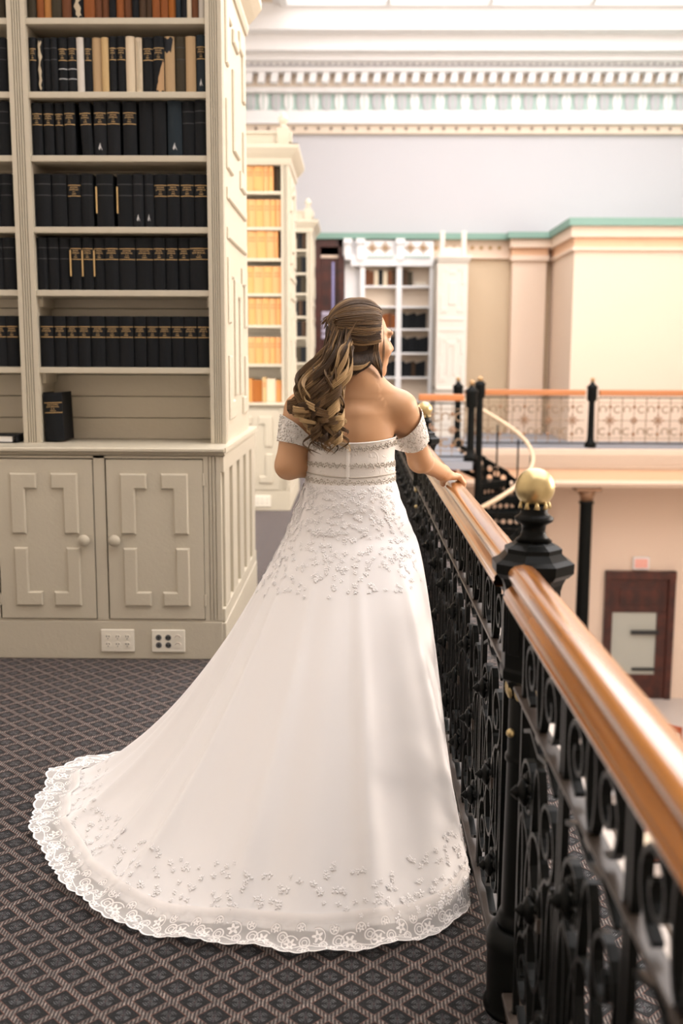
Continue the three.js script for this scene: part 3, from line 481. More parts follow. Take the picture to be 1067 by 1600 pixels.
function balustrade(z0, len, label) {     // runs from z0 towards -z
  const t = thing('balustrade', label, 'railing', [RX, 0, z0], 0, 'gallery railings');
  obj('handrail', railGeo(len), M.rail, t);
  obj('top_plate', rbox(-0.02, 0.02, 1.01, 1.022, -len, 0, 0.003), M.iron, t);
  obj('middle_plate', rbox(-0.015, 0.015, 0.822, 0.832, -len, 0, 0.003), M.ironBronze, t);
  obj('bottom_plate', [rbox(-0.021, 0.03, 0.072, 0.088, -len, 0, 0.004), rbox(-0.012, 0.012, 0.03, 0.072, -len, 0, 0.004)], M.ironBronze, t);
  const n = Math.floor(len / UL), gap = (len - n * UL) / 2;
  for (let k = 0; k < 3; k++) obj('foot', rbox(-0.02, 0.02, 0, 0.074, -len * (k + 0.5) / 3 - 0.02, -len * (k + 0.5) / 3 + 0.02, 0.004), M.iron, t);
  for (let k = 0; k < n; k++) {
    const dz = -gap - (k + 1) * UL;
    const add = (name, g, m) => { const o = obj(name, g, m, t); o.position.z = dz; };
    unit.bar.forEach((g) => add('upright', g, M.iron)); unit.band.forEach((g) => add('band_scroll', g, M.iron)); unit.scroll.forEach((g) => add('scroll', g, M.iron)); unit.collar.forEach((g) => add('collar', g, M.ironBronze));
    for (const [zz, yy] of [[0.5, 0.455], [0.26, 0.66], [0.74, 0.25]]) { const o = obj('rosette', rosetteGeo, M.iron, t); o.position.set(-0.006, yy, dz + UL * zz); }
  }
}
const NEWEL = [-2.29, -5.98, -9.67, -13.36];
balustrade(-2.37, 3.53, 'gallery railing with polished handrail under the hand of the bride');
balustrade(1.40, 3.61, 'gallery railing in the foreground, its handrail crossing the right edge of the photo');
balustrade(-6.06, 3.53, 'gallery railing further back, glimpsed beyond the waist of the bride');
const oct = (profile) => { const g = lathe(profile, 8, true); g.rotateY(Math.PI / 8); return g; };
function newel(z, label) {
  const t = thing('newel_post', label, 'post', [RX + 0.034, 0, z], 0, 'newel posts of the gallery railing');
  obj('base_drum', lathe([[0, 0], [0.086, 0], [0.086, 0.012], [0.079, 0.02], [0.079, 0.155], [0.083, 0.165], [0.083, 0.185], [0.074, 0.205], [0.058, 0.215], [0.0, 0.215]], 32), M.iron, t);
  obj('shaft', lathe([[0.0, 0.212], [0.058, 0.212], [0.06, 0.228], [0.054, 0.245], [0.049, 0.255], [0.045, 0.62], [0.05, 0.628], [0.05, 0.638], [0.045, 0.645], [0.044, 0.79], [0.0, 0.79]], 32), M.iron, t);
  const ov = new THREE.SphereGeometry(0.016, 8, 6); ov.scale(0.8, 1.25, 0.5);
  for (let k = 0; k < 10; k++) { const a = k / 10 * 2 * Math.PI, o = obj('gilt_leaf', ov, M.gold, t); o.position.set(0.047 * Math.sin(a), 0.80, 0.047 * Math.cos(a)); o.rotation.y = a; }
  for (let k = 0; k < 4; k++) { const a = k * Math.PI / 2 + 0.5, o = obj('gilt_boss', new THREE.SphereGeometry(0.011, 8, 6), M.gold, t); o.position.set(0.048 * Math.sin(a), 0.70, 0.048 * Math.cos(a)); }
  obj('collar', oct([[0, 0.785], [0.05, 0.785], [0.056, 0.82], [0.07, 0.83], [0.07, 0.85], [0.064, 0.86], [0, 0.86]]), M.iron, t);
  obj('block', oct([[0, 0.855], [0.066, 0.855], [0.066, 1.035], [0.07, 1.05], [0.078, 1.066], [0, 1.066]]), M.iron, t);
  for (let k = 0; k < 8; k++) { const a = k * Math.PI / 4, g = rbox(-0.016, 0.016, 0.89, 1.01, 0.06, 0.0645, 0.002); const o = obj('block_panel', g, M.iron, t); o.rotation.y = a; }
  obj('cap', oct([[0, 1.062], [0.082, 1.066], [0.094, 1.078], [0.095, 1.10], [0.08, 1.108], [0.066, 1.122], [0.066, 1.132], [0.05, 1.14], [0.036, 1.15], [0, 1.15]]), M.iron, t);
  obj('neck', lathe([[0, 1.145], [0.042, 1.147], [0.03, 1.158], [0.026, 1.17], [0.028, 1.184], [0.042, 1.192], [0.044, 1.2], [0.036, 1.206], [0.03, 1.212], [0.032, 1.232], [0, 1.234]], 28), M.iron, t);
  const tooth = lathe([[0, 0.018], [0.004, 0.012], [0.0075, 0], [0, 0]], 6);
  for (let k = 0; k < 9; k++) { const a = k / 9 * 2 * Math.PI, o = obj('crown_leaf', tooth, M.gold, t); o.position.set(0.031 * Math.sin(a), 1.222, 0.031 * Math.cos(a)); }
  const b = new THREE.SphereGeometry(0.0445, 40, 28); obj('ball', at(b, 0, 1.268, 0), M.gold, t);
}
newel(NEWEL[0], 'black iron newel post with a gilt ball in the right foreground');
newel(NEWEL[1], 'newel post with a gilt ball just behind the arm of the bride');
newel(1.48, 'newel post behind the camera at the near end of the railing');
// ---------- far gallery: railings, stair, stacks ----------
const flowerGeo = merge([...[0, 1, 2, 3, 4, 5, 6, 7].map((k) => { const s = new THREE.SphereGeometry(0.03, 6, 4); s.scale(0.6, 1.5, 0.5); s.translate(0, k % 2 ? 0.055 : 0.085, 0); s.rotateZ(k * Math.PI / 4); return s; }), new THREE.SphereGeometry(0.035, 8, 6)]);
const roundelGeo = merge([new THREE.TorusGeometry(0.05, 0.012, 6, 16), new THREE.SphereGeometry(0.03, 8, 6)]);
const diamondGeo = new THREE.OctahedronGeometry(0.045); diamondGeo.scale(1, 1, 0.4);
const curlGeo = new THREE.TorusGeometry(0.06, 0.013, 5, 14, 4.8);
const brownFlower = mat([0.26, 0.14, 0.075], 0.5, { metalness: 0.2 });
function farRail(x0, x1, z, label) {
  const t = thing('balustrade', label, 'railing', [x0, 0, z], 0, 'far gallery railings'), L = x1 - x0;
  obj('handrail', rbox(0, L, 0.93, 1.035, -0.05, 0.05, 0.02, 2), M.railFar, t);
  obj('rail_bar', [box(0, L, 0.885, 0.905, -0.015, 0.015)], M.iron, t); obj('rail_bar', [box(0, L, 0.06, 0.085, -0.02, 0.02)], M.iron, t); obj('rail_bar', [box(0, L, 0.80, 0.812, -0.01, 0.01), box(0, L, 0.16, 0.172, -0.01, 0.01)], M.lattice, t);
  const n = Math.max(1, Math.round(L / 0.42)), u = L / n;
  for (let k = 0; k < n; k++) {
    const c = (k + 0.5) * u;
    obj('upright', box(c - u / 2 - 0.008, c - u / 2 + 0.008, 0.07, 0.9, -0.008, 0.008), M.lattice, t);
    obj(k % 2 ? 'roundel' : 'flower', at(k % 2 ? roundelGeo : flowerGeo, c, 0.485, 0), brownFlower, t);
    for (const y of [0.73, 0.24]) obj('diamond', at(diamondGeo, c, y, 0), brownFlower, t);
    for (const [sx, sy] of [[-1, -1], [-1, 1], [1, -1], [1, 1]]) { const o = obj('curl', curlGeo, M.lattice, t); o.position.set(c + sx * u * 0.3, 0.485 + sy * 0.2, 0); o.rotation.z = sx * sy * 0.8; }
    obj('cross_bar', [box(c - 0.006, c + 0.006, 0.07, 0.9, -0.006, 0.006), box(c - u / 2, c + u / 2, 0.479, 0.491, -0.006, 0.006)], M.lattice, t);
  }
}
function farPost(x, z, label, y0 = 0) {
  const t = thing('railing_post', label, 'post', [x, y0, z], 0, 'posts of the far railings');
  obj('shaft', lathe([[0, 0], [0.11, 0], [0.11, 0.08], [0.07, 0.11], [0.06, 0.2], [0.055, 0.82], [0.09, 0.85], [0.09, 1.06], [0.11, 1.08], [0.07, 1.12], [0.035, 1.15], [0.03, 1.18], [0, 1.18]], 16), M.iron, t);
  obj('ball', at(new THREE.SphereGeometry(0.042, 12, 8), 0, 1.215, 0), M.bronzeGold, t);
}
farRail(4.39, 9.15, -18.6, 'ornate far gallery railing to the right of the dark post');
farRail(1.98, 4.15, -18.6, 'ornate far gallery railing between the stair and the dark post');
farRail(0.98, 1.68, -15.85, 'short ornate railing on the stair landing beside the bride');
farPost(4.27, -18.6, 'dark far railing post standing alone in front of the salmon wall');
farPost(1.80, -15.9, 'leftmost dark post of the cluster at the top of the spiral stair');
farPost(1.86, -18.6, 'dark post just behind the cluster at the stair head');
// spiral stair
{
  const t = thing('spiral_stair', 'black cast-iron spiral stair with pierced risers and pale handrail', 'staircase', [1.98, LOW, -16.35]);
  obj('pole', [lathe([[0, 0], [0.09, 0], [0.09, 0.1], [0.055, 0.14], [0.055, 6.15], [0.085, 6.18], [0.085, 6.36], [0.1, 6.38], [0.05, 6.43], [0, 6.43]], 16)], M.iron, t);
  obj('pole_ball', at(new THREE.SphereGeometry(0.045, 12, 8), 0, 6.46, 0), M.bronzeGold, t);
  const n = 13, step = 2.92 / n, da = 2 * Math.PI / n, R0 = 0.05, R1 = 0.86, top = 5.2;
  const wedge = []; wedge.push([R0, 0]); for (let k = 0; k <= 4; k++) wedge.push([R1 * Math.cos(k / 4 * (da + 0.06)), R1 * Math.sin(k / 4 * (da + 0.06))]);
  const tread = prism(wedge, 0.035, 0.004, 'xz');
  const rs = new THREE.Shape([[0.06, -step], [R1 - 0.02, -step], [R1 - 0.02, 0], [0.06, 0]].map((p) => new THREE.Vector2(...p)));
  for (let k = 0; k < 6; k++) { const h = new THREE.Path(); h.absarc(0.2 + k * 0.11, -step * 0.5, 0.038, 0, Math.PI * 2, true); rs.holes.push(h); }
  const riser = new THREE.ExtrudeGeometry(rs, { depth: 0.012, bevelEnabled: false, curveSegments: 8 });
  const ss = new THREE.Shape([[0, -0.3], [0.44, -0.3 - step * 0.95], [0.44, 0.16 - step * 0.95], [0, 0.16]].map((p) => new THREE.Vector2(...p)));
  for (const [hx, hy, r] of [[0.1, 0.0, 0.05], [0.1, -0.15, 0.05], [0.22, -0.08, 0.055], [0.22, -0.24, 0.05], [0.34, -0.14, 0.05], [0.34, -0.3, 0.05], [0.22, 0.03, 0.035]]) { const h = new THREE.Path(); h.absarc(hx, hy - 0.02, r, 0, Math.PI * 2, true); ss.holes.push(h); }
  const stringer = new THREE.ExtrudeGeometry(ss, { depth: 0.015, bevelEnabled: false, curveSegments: 6 });
  const railPts = [];
  for (let k = 0; k < 22; k++) {
    const a = Math.PI / 2 + da * 0.5 - da * (k + 1), y = top - step * (k + 1);
    const o = obj('tread', tread, M.iron, t); o.position.y = y; o.rotation.y = a;
    const r = obj('riser', riser, M.iron, t); r.position.y = y + step; r.rotation.y = a + da;
    const s = obj('stringer', stringer, M.iron, t); const a2 = a + da; s.position.set(0.87 * Math.cos(a2), y + step, -0.87 * Math.sin(a2)); s.rotation.y = a2 - Math.PI / 2 - da / 2 + Math.PI; s.rotation.y = a2 - da / 2 + Math.PI / 2; s.rotation.y += Math.PI; s.scale.x = 1;
    const b = obj('baluster', new THREE.CylinderGeometry(0.016, 0.016, 0.94, 6), M.iron, t); b.position.set(0.86 * Math.cos(a + da / 2), y + 0.47, -0.86 * Math.sin(a + da / 2));
  }
  for (let k = -1; k < 44; k++) { const a = Math.PI / 2 - da * 0.5 * k, y = top + 0.95 - step * 0.5 * k - 0.14; if (y < 0.6) break; railPts.push([0.86 * Math.cos(a), y, -0.86 * Math.sin(a)]); }
  obj('stair_handrail', tube(railPts, 0.034, 180, 8), M.stairRail, t);
}
// wall bookcase on the far side, its books, and the cabinet end beside it
{
  const t = thing('bookcase', 'shallow white wall bookcase with two bays, beyond the head of the bride', 'bookcase', [0, 0, -22.3]);
  const wp = M.plaster;
  obj('side_panel', box(-0.23, 0.1, 0, 3.65, 0, 0.12), wp, t); obj('side_panel', box(0.1, 0.2, 0, 3.6, 0, 0.3), wp, t);
  obj('divider', box(0.86, 0.975, 0, 3.6, 0, 0.3), wp, t); obj('side_panel', box(1.56, 1.63, 0, 3.6, 0, 0.3), wp, t);
  obj('top_rail', [box(-0.1, 1.63, 3.5, 3.72, 0, 0.34)], wp, t);
  obj('frieze_panel', [box(-0.27, 1.63, 3.72, 4.03, 0, 0.2)], wp, t);
  for (const x of [-0.16, 0.1, 0.93]) obj('bracket', [box(x - 0.07, x + 0.07, 3.62, 4.03, 0.1, 0.38), box(x - 0.09, x + 0.09, 3.95, 4.05, 0.1, 0.42)], wp, t);
  for (const x of [0.35, 0.62, 1.15, 1.42]) obj('rosette', at(flowerGeo, x, 3.88, 0.21), M.bronzeGold, t);
  for (const x0 of [0.25, 1.02]) for (let k = 0; k < 9; k++) obj('dentil', box(x0 + k * 0.062, x0 + k * 0.062 + 0.036, 3.66, 3.71, 0.34, 0.37), M.greenPale, t);
  obj('back_board', [box(0.2, 1.56, 0, 3.5, 0.005, 0.02)], M.beige, t);
  const ys = [3.1, 2.68, 2.21, 1.71, 1.2, 0.7];
  for (const y of [...ys, 0.2]) { obj('shelf', box(0.2, 0.86, y - 0.04, y, 0.02, 0.29), wp, t); obj('shelf', box(0.975, 1.56, y - 0.04, y, 0.02, 0.29), wp, t); }
  const fill = [[3.1, 0.2, 0.86, [RB, RB, CR, BK, CR, RB, DB]], [3.1, 1.0, 1.2, [DB, OL]], [2.21, 0.2, 0.86, [RU, RB, RU, RB, RU, RU, RB, RU]], [2.21, 0.985, 1.5, [BK, BK2, BK, BK, BK2, BK, BK]], [1.71, 0.45, 0.86, [BK, DB, BK, BK2]], [1.71, 0.985, 1.55, [BK, BK, BK2, BK, BK, BK2, BK]], [1.2, 0.5, 0.86, [BK, DB, BK, BK]], [1.2, 0.985, 1.5, [BK, BK2, BK, DB, BK, BK, BK2]]];
  const rn = { 3.1: 'upper', 2.21: 'second filled', 1.71: 'third filled', 1.2: 'lowest filled' };
  for (const [y, xa, xb, cs] of fill) cs.forEach((c, i) => { const w = (xb - xa) / cs.length; book({ x0: xa + i * w, x1: xa + (i + 1) * w, y, z: -22.06, h: 0.33 - 0.02 * ((i * 5) % 3), d: 0.18, color: c, label: `${colName.get(c)} book, ${ORD[i]} in the ${xa > 0.9 ? 'right' : 'left'} bay's ${rn[y]} shelf, far wall bookcase`, group: 'books on the far wall bookcase' }); });
  const l = thing('book', 'pale book lying open across the top right shelf of the far wall bookcase', 'book', [1.36, 3.102, -22.12]); obj('cover', rbox(-0.12, 0.12, 0, 0.03, -0.08, 0.08, 0.004), bm(CG), l); obj('page_block', rbox(-0.11, 0.115, 0.03, 0.07, -0.075, 0.078, 0.004), pagesMat, l);
}
{
  const t = thing('bookcase', 'white end of a bookstack with key mouldings, left of the tan wall', 'bookcase', [1.64, 0, -21]);
  const w = 0.61;
  obj('carcass', box(0, w, 0, 3.55, -1.28, 0), M.linen, t);
  const e = new THREE.Group(); e.name = 'end_panel'; t.add(e); e.position.set(0, 1.0, 0); e.scale.set(w / 1.175, 1, 1); endPanel(e, 1.175, 2.5, M.linen);
  obj('base_panel', [rbox(0.08, 0.3, 0.25, 0.9, -0.01, 0.015, 0.004), rbox(0.39, 0.61, 0.25, 0.9, -0.01, 0.015, 0.004)], M.linen, t);
  obj('counter', rbox(0, w + 0.04, 0.95, 1.0, -1.28, 0.06, 0.01), M.linen, t);
  obj('cornice', [box(0, w + 0.03, 3.5, 3.56, -1.28, 0.04), box(0, w + 0.07, 3.56, 3.63, -1.28, 0.08)], M.linen, t);
  for (const x of [0.09, w - 0.09]) obj('parapet_post', [rbox(x - 0.05, x + 0.05, 3.63, 4.1, -0.1, 0.0, 0.01)], M.linen, t);
  obj('parapet', rbox(0.14, w - 0.14, 3.63, 3.78, -0.07, -0.03, 0.008), M.linen, t);
}
// dark wooden door with curtain light at the end of the aisle
{
  const t = structGroup('door_1', 'dark wooden door with a tall pale pane at the end of the aisle', 'door');
  const z = -22.28;
  obj('frame', [box(-0.86, -0.74, 0, 4.05, z - 0.1, z + 0.14), box(-0.36, -0.24, 0, 4.05, z - 0.1, z + 0.16), box(-0.86, -0.24, 3.9, 4.05, z - 0.1, z + 0.16)], M.dark, t);
  obj('leaf', [box(-0.74, -0.36, 0, 3.9, z - 0.05, z + 0.03)], M.dark, t);
  obj('pane', box(-0.50, -0.45, 1.1, 3.6, z + 0.02, z + 0.045), mat([0.32, 0.30, 0.55], 0.3), t);
  for (let k = 0; k < 5; k++) obj('slat', box(-0.72, -0.52, 2.0 + k * 0.12, 2.09 + k * 0.12, z + 0.02, z + 0.05), mat([0.45, 0.40, 0.50], 0.5), t);
}
// lower room: door, sign, column, panelling, furniture
{
  const d = structGroup('door_2', 'dark panelled door with a pale glass pane in the lower room', 'door');
  const z = -20.05;
  obj('frame', [box(5.0, 5.13, LOW, -2.57, z - 0.05, z + 0.1), box(6.26, 6.39, LOW, -2.57, z - 0.05, z + 0.1), box(5.0, 6.39, -2.72, -2.57, z - 0.05, z + 0.12)], M.dark, d);
  obj('header', [box(5.13, 6.26, -3.42, -2.72, z - 0.05, z + 0.03), rbox(5.3, 6.1, -3.25, -2.92, z + 0.02, z + 0.05, 0.01)], M.dark, d);
  obj('stile', [box(5.13, 5.17, LOW, -3.42, z - 0.05, z + 0.05), box(6.06, 6.26, LOW, -3.42, z - 0.05, z + 0.05), box(5.17, 6.06, LOW, LOW + 0.5, z - 0.05, z + 0.05)], M.dark, d);
  obj('pane', box(5.17, 6.06, LOW + 0.5, -3.42, z - 0.01, z + 0.01), mat([0.42, 0.42, 0.36], 0.15), d);
  obj('push_bar', [rbox(5.55, 6.1, -3.86, -3.78, z + 0.03, z + 0.1, 0.02)], M.black, d);
  obj('kick_bar', [rbox(5.6, 6.06, -4.62, -4.56, z + 0.01, z + 0.05, 0.02)], M.black, d);
  const s = thing('exit_sign', 'small pale pink sign box above the dark door', 'sign', [5.69, -2.54, z]);
  obj('case', rbox(-0.16, 0.16, 0, 0.25, 0, 0.07, 0.01), M.plaster, s); obj('face', rbox(-0.13, 0.13, 0.03, 0.22, 0.065, 0.075, 0.005), mat([0.85, 0.42, 0.34], 0.5), s);
  const c = thing('iron_column', 'slender dark iron column carrying the far gallery', 'column', [4.3, LOW, -18.85]);
  const H = -0.76 - LOW;
  obj('shaft', lathe([[0, 0], [0.2, 0], [0.2, 0.12], [0.15, 0.2], [0.13, 0.3], [0.115, H - 0.32], [0.14, H - 0.3], [0.14, H - 0.27], [0.11, H - 0.25], [0, H - 0.25]], 18), M.iron, c);
  obj('capital', [lathe([[0, H - 0.26], [0.11, H - 0.26], [0.13, H - 0.15], [0.2, H - 0.05], [0, H - 0.05]], 14), box(-0.23, 0.23, H - 0.06, H, -0.2, 0.2)], brownFlower, c);
  for (const [i, x] of [[0, 3.75], [1, 4.78]]) { const p = structGroup('trim_' + (4 + i), 'narrow cream pilaster strip on the lower wall', 'pilaster'); obj('strip', [box(x - 0.09, x + 0.09, LOW, -0.76, -20.06, -19.98), box(x - 0.12, x + 0.12, -0.95, -0.76, -20.06, -19.94)], M.salmon, p); }
  const w = thing('wood_cabinet', 'tall brown wooden cabinet under the stair landing', 'cabinet', [1.36, LOW, -17.9]);
  obj('carcass', box(-0.45, 0.43, 0, 4.85, -0.4, 0), M.red, w); obj('cornice', rbox(-0.47, 0.45, 4.85, 4.97, -0.42, 0.06, 0.02), M.red, w);
  for (const x of [-0.41, 0.02]) for (const y of [0.1, 1.6, 3.2]) obj('panel', rbox(x, x + 0.37, y, y + 1.25, -0.01, 0.025, 0.015), M.red, w);
}
const hide = mat([0.72, 0.60, 0.45], 0.5);
function table(x, z, turn, label, w = 1.1, d = 0.75) {
  const t = thing('reading_table', label, 'table', [x, LOW, z], turn, 'reading tables in the room below');
  const s = new THREE.Shape(); const a = w / 2, b = d / 2, r = 0.12; s.moveTo(-a + r, -b); s.lineTo(a - r, -b); s.quadraticCurveTo(a, -b, a, -b + r); s.lineTo(a, b - r); s.quadraticCurveTo(a, b, a - r, b); s.lineTo(-a + r, b); s.quadraticCurveTo(-a, b, -a, b - r); s.lineTo(-a, -b + r); s.quadraticCurveTo(-a, -b, -a + r, -b);
  const g = new THREE.ExtrudeGeometry(s, { depth: 0.04, bevelEnabled: true, bevelSize: 0.008, bevelThickness: 0.008, bevelSegments: 2 }); g.rotateX(-Math.PI / 2); g.translate(0, 0.72, 0);
  const top = obj('table_top', metreUV(g), M.red, t); obj('leather_inset', rbox(-a + 0.1, a - 0.1, 0.765, 0.774, -b + 0.1, b - 0.1, 0.004), hide, top);
  for (const sx of [-1, 1]) for (const sz of [-1, 1]) obj('leg', at(lathe([[0, 0], [0.03, 0], [0.035, 0.5], [0.045, 0.6], [0.045, 0.72], [0, 0.72]], 10), sx * (a - 0.13), 0, sz * (b - 0.13)), M.dark, t);
  obj('apron', [box(-a + 0.1, a - 0.1, 0.62, 0.72, -b + 0.09, -b + 0.12), box(-a + 0.1, a - 0.1, 0.62, 0.72, b - 0.12, b - 0.09)], M.dark, t);
}
table(3.30, -10.1, 0.1, 'orange wooden reading table with a pale inset, seen through the foreground railing');
table(3.75, -12.2, 0.1, 'wooden reading table on the lower floor, second from the foreground railing');
function chair(x, z, turn, label) {
  const t = thing('wooden_chair', label, 'chair', [x, LOW, z], turn, 'chairs in the room below');
  obj('seat', rbox(-0.22, 0.22, 0.43, 0.47, -0.2, 0.2, 0.015, 2), M.red, t);
  for (const [sx, sz] of [[-1, -1], [1, -1], [-1, 1], [1, 1]]) obj('leg', box(sx * 0.19 - 0.02, sx * 0.19 + 0.02, 0, 0.43, sz * 0.17 - 0.02, sz * 0.17 + 0.02), M.red, t);
  obj('back_rail', rbox(-0.22, 0.22, 0.82, 0.94, -0.22, -0.18, 0.015, 2), M.red, t);
  for (const sx of [-1, 1]) obj('back_post', box(sx * 0.2 - 0.018, sx * 0.2 + 0.018, 0.43, 0.9, -0.22, -0.185), M.red, t);
  for (const sx of [-0.1, 0, 0.1]) obj('back_slat', box(sx - 0.015, sx + 0.015, 0.47, 0.84, -0.21, -0.19), M.red, t);
}
chair(5.2, -16.1, 2.6, 'reddish wooden chair on the lower floor below the dark door');
chair(4.35, -10.2, -1.5, 'wooden chair drawn up beside the nearest reading table');
{
  const t = thing('round_table', 'pale round table on the lower floor beyond the foreground newel post', 'table', [3.35, LOW, -14.4]);
  obj('table_top', at(lathe([[0, 0], [0.78, 0], [0.8, 0.01], [0.8, 0.03], [0.78, 0.04], [0, 0.04]], 40), 0, 0.72, 0), M.plaster, t);
  obj('pedestal', lathe([[0, 0], [0.35, 0], [0.33, 0.05], [0.1, 0.12], [0.07, 0.3], [0.09, 0.6], [0.2, 0.72], [0, 0.72]], 20), M.dark, t);
}
// ---------- the bride ----------
const bride = new THREE.Group(); bride.name = 'person'; scene.add(bride); bride.position.set(-0.02, 0, -3.25);
tag(bride, 'person in an off-shoulder white lace wedding dress, back turned, one hand on the handrail', 'person');
const BX = -0.02, BZ = -3.25;                          // all shapes below are in world metres and moved into the group at the end
const toBride = (g) => { g.translate(-BX, 0, -BZ); return g; };
const lerpT = (tab, y) => { if (y <= tab[0][0]) return tab[0][1]; for (let i = 1; i < tab.length; i++) if (y <= tab[i][0]) { const [a, p] = tab[i - 1], [b, q] = tab[i]; let t = (y - a) / (b - a); t = t * t * (3 - 2 * t); return p + (q - p) * t; } return tab[tab.length - 1][1]; };
const TA = [[0.8, 0.185], [0.92, 0.19], [1.0, 0.182], [1.06, 0.165], [1.12, 0.146], [1.18, 0.135], [1.25, 0.132], [1.31, 0.136], [1.36, 0.142], [1.41, 0.135], [1.45, 0.1], [1.49, 0.06]];
const TB = [[0.8, 0.115], [0.92, 0.125], [1.0, 0.122], [1.08, 0.106], [1.18, 0.094], [1.25, 0.098], [1.32, 0.108], [1.38, 0.1], [1.43, 0.08], [1.49, 0.05]];
const TCX = (y) => -0.012 + 0.004 * (y - 1.2), TCZ = (y) => BZ - 0.005 + (y > 1.3 ? 0.03 * (y - 1.3) : 0);
function sdTorso(x, y, z) {
  const a = lerpT(TA, y), b = lerpT(TB, y), qx = (x - TCX(y)) / a, qz = (z - TCZ(y)) / b, k = Math.hypot(qx, qz);
  let d = (k - 1) * Math.min(a, b) * (0.55 + 0.45 * (Math.abs(qx) > Math.abs(qz) ? a / b : 1) * 0.7);
  d = Math.max(d, 0.78 - y, y - 1.485); return d;
}
function sdCap(x, y, z, a, b, ra, rb) { const bx = b[0] - a[0], by = b[1] - a[1], bz = b[2] - a[2], px = x - a[0], py = y - a[1], pz = z - a[2]; let t = (px * bx + py * by + pz * bz) / (bx * bx + by * by + bz * bz); t = t < 0 ? 0 : t > 1 ? 1 : t; return Math.hypot(px - bx * t, py - by * t, pz - bz * t) - (ra + (rb - ra) * t); }
const smin = (a, b, k) => { const h = Math.max(k - Math.abs(a - b), 0) / k; return Math.min(a, b) - h * h * k * 0.25; };
const smax = (a, b, k) => -smin(-a, -b, k);
function sdEll(x, y, z, c, r) { const px = (x - c[0]) / r[0], py = (y - c[1]) / r[1], pz = (z - c[2]) / r[2], k = Math.hypot(px, py, pz); return (k - 1) * Math.min(...r) * 1.05; }
// naive surface nets
function nets(f, lo, hi, cell) {
  const n = [0, 1, 2].map((i) => Math.ceil((hi[i] - lo[i]) / cell) + 1), N = n[0] * n[1], v = new Float32Array(N * n[2]);
  for (let k = 0; k < n[2]; k++) for (let j = 0; j < n[1]; j++) for (let i = 0; i < n[0]; i++) v[k * N + j * n[0] + i] = f(lo[0] + i * cell, lo[1] + j * cell, lo[2] + k * cell);
  const id = new Int32Array(N * n[2]).fill(-1), pos = [], idx = [], E = [[0, 1], [0, 2], [0, 4], [1, 3], [1, 5], [2, 3], [2, 6], [3, 7], [4, 5], [4, 6], [5, 7], [6, 7]];
  const c8 = [0, 1, n[0], n[0] + 1, N, N + 1, N + n[0], N + n[0] + 1];
  for (let k = 0; k < n[2] - 1; k++) for (let j = 0; j < n[1] - 1; j++) for (let i = 0; i < n[0] - 1; i++) {
    const o = k * N + j * n[0] + i; let m = 0; for (let c = 0; c < 8; c++) if (v[o + c8[c]] < 0) m |= 1 << c; if (m === 0 || m === 255) continue;
    let x = 0, y = 0, z = 0, q = 0;
    for (const [a, b] of E) { const va = v[o + c8[a]], vb = v[o + c8[b]]; if ((va < 0) === (vb < 0)) continue; const t = va / (va - vb); x += (a & 1) + ((b & 1) - (a & 1)) * t; y += (a >> 1 & 1) + ((b >> 1 & 1) - (a >> 1 & 1)) * t; z += (a >> 2) + ((b >> 2) - (a >> 2)) * t; q++; }
    id[o] = pos.length / 3; pos.push(lo[0] + (i + x / q) * cell, lo[1] + (j + y / q) * cell, lo[2] + (k + z / q) * cell);
  }
  const quad = (a, b, c, d, flip) => { if (a < 0 || b < 0 || c < 0 || d < 0) return; flip ? idx.push(a, b, c, a, c, d) : idx.push(a, c, b, a, d, c); };
  for (let k = 1; k < n[2] - 1; k++) for (let j = 1; j < n[1] - 1; j++) for (let i = 1; i < n[0] - 1; i++) {
    const o = k * N + j * n[0] + i, s = v[o] < 0;
    if (s !== v[o + 1] < 0) quad(id[o], id[o - n[0]], id[o - n[0] - N], id[o - N], s);
    if (s !== v[o + n[0]] < 0) quad(id[o], id[o - N], id[o - N - 1], id[o - 1], s);
    if (s !== v[o + N] < 0) quad(id[o], id[o - 1], id[o - 1 - n[0]], id[o - n[0]], s);
  }
  const g = new THREE.BufferGeometry(); g.setAttribute('position', new THREE.Float32BufferAttribute(pos, 3)); g.setIndex(idx);
  const nor = new Float32Array(pos.length), e = cell * 0.5;
  for (let i = 0; i < pos.length; i += 3) { const [x, y, z] = [pos[i], pos[i + 1], pos[i + 2]]; let a = f(x + e, y, z) - f(x - e, y, z), b = f(x, y + e, z) - f(x, y - e, z), c = f(x, y, z + e) - f(x, y, z - e); const l = Math.hypot(a, b, c) || 1; nor[i] = a / l; nor[i + 1] = b / l; nor[i + 2] = c / l; }
  g.setAttribute('normal', new THREE.BufferAttribute(nor, 3)); return g;
}
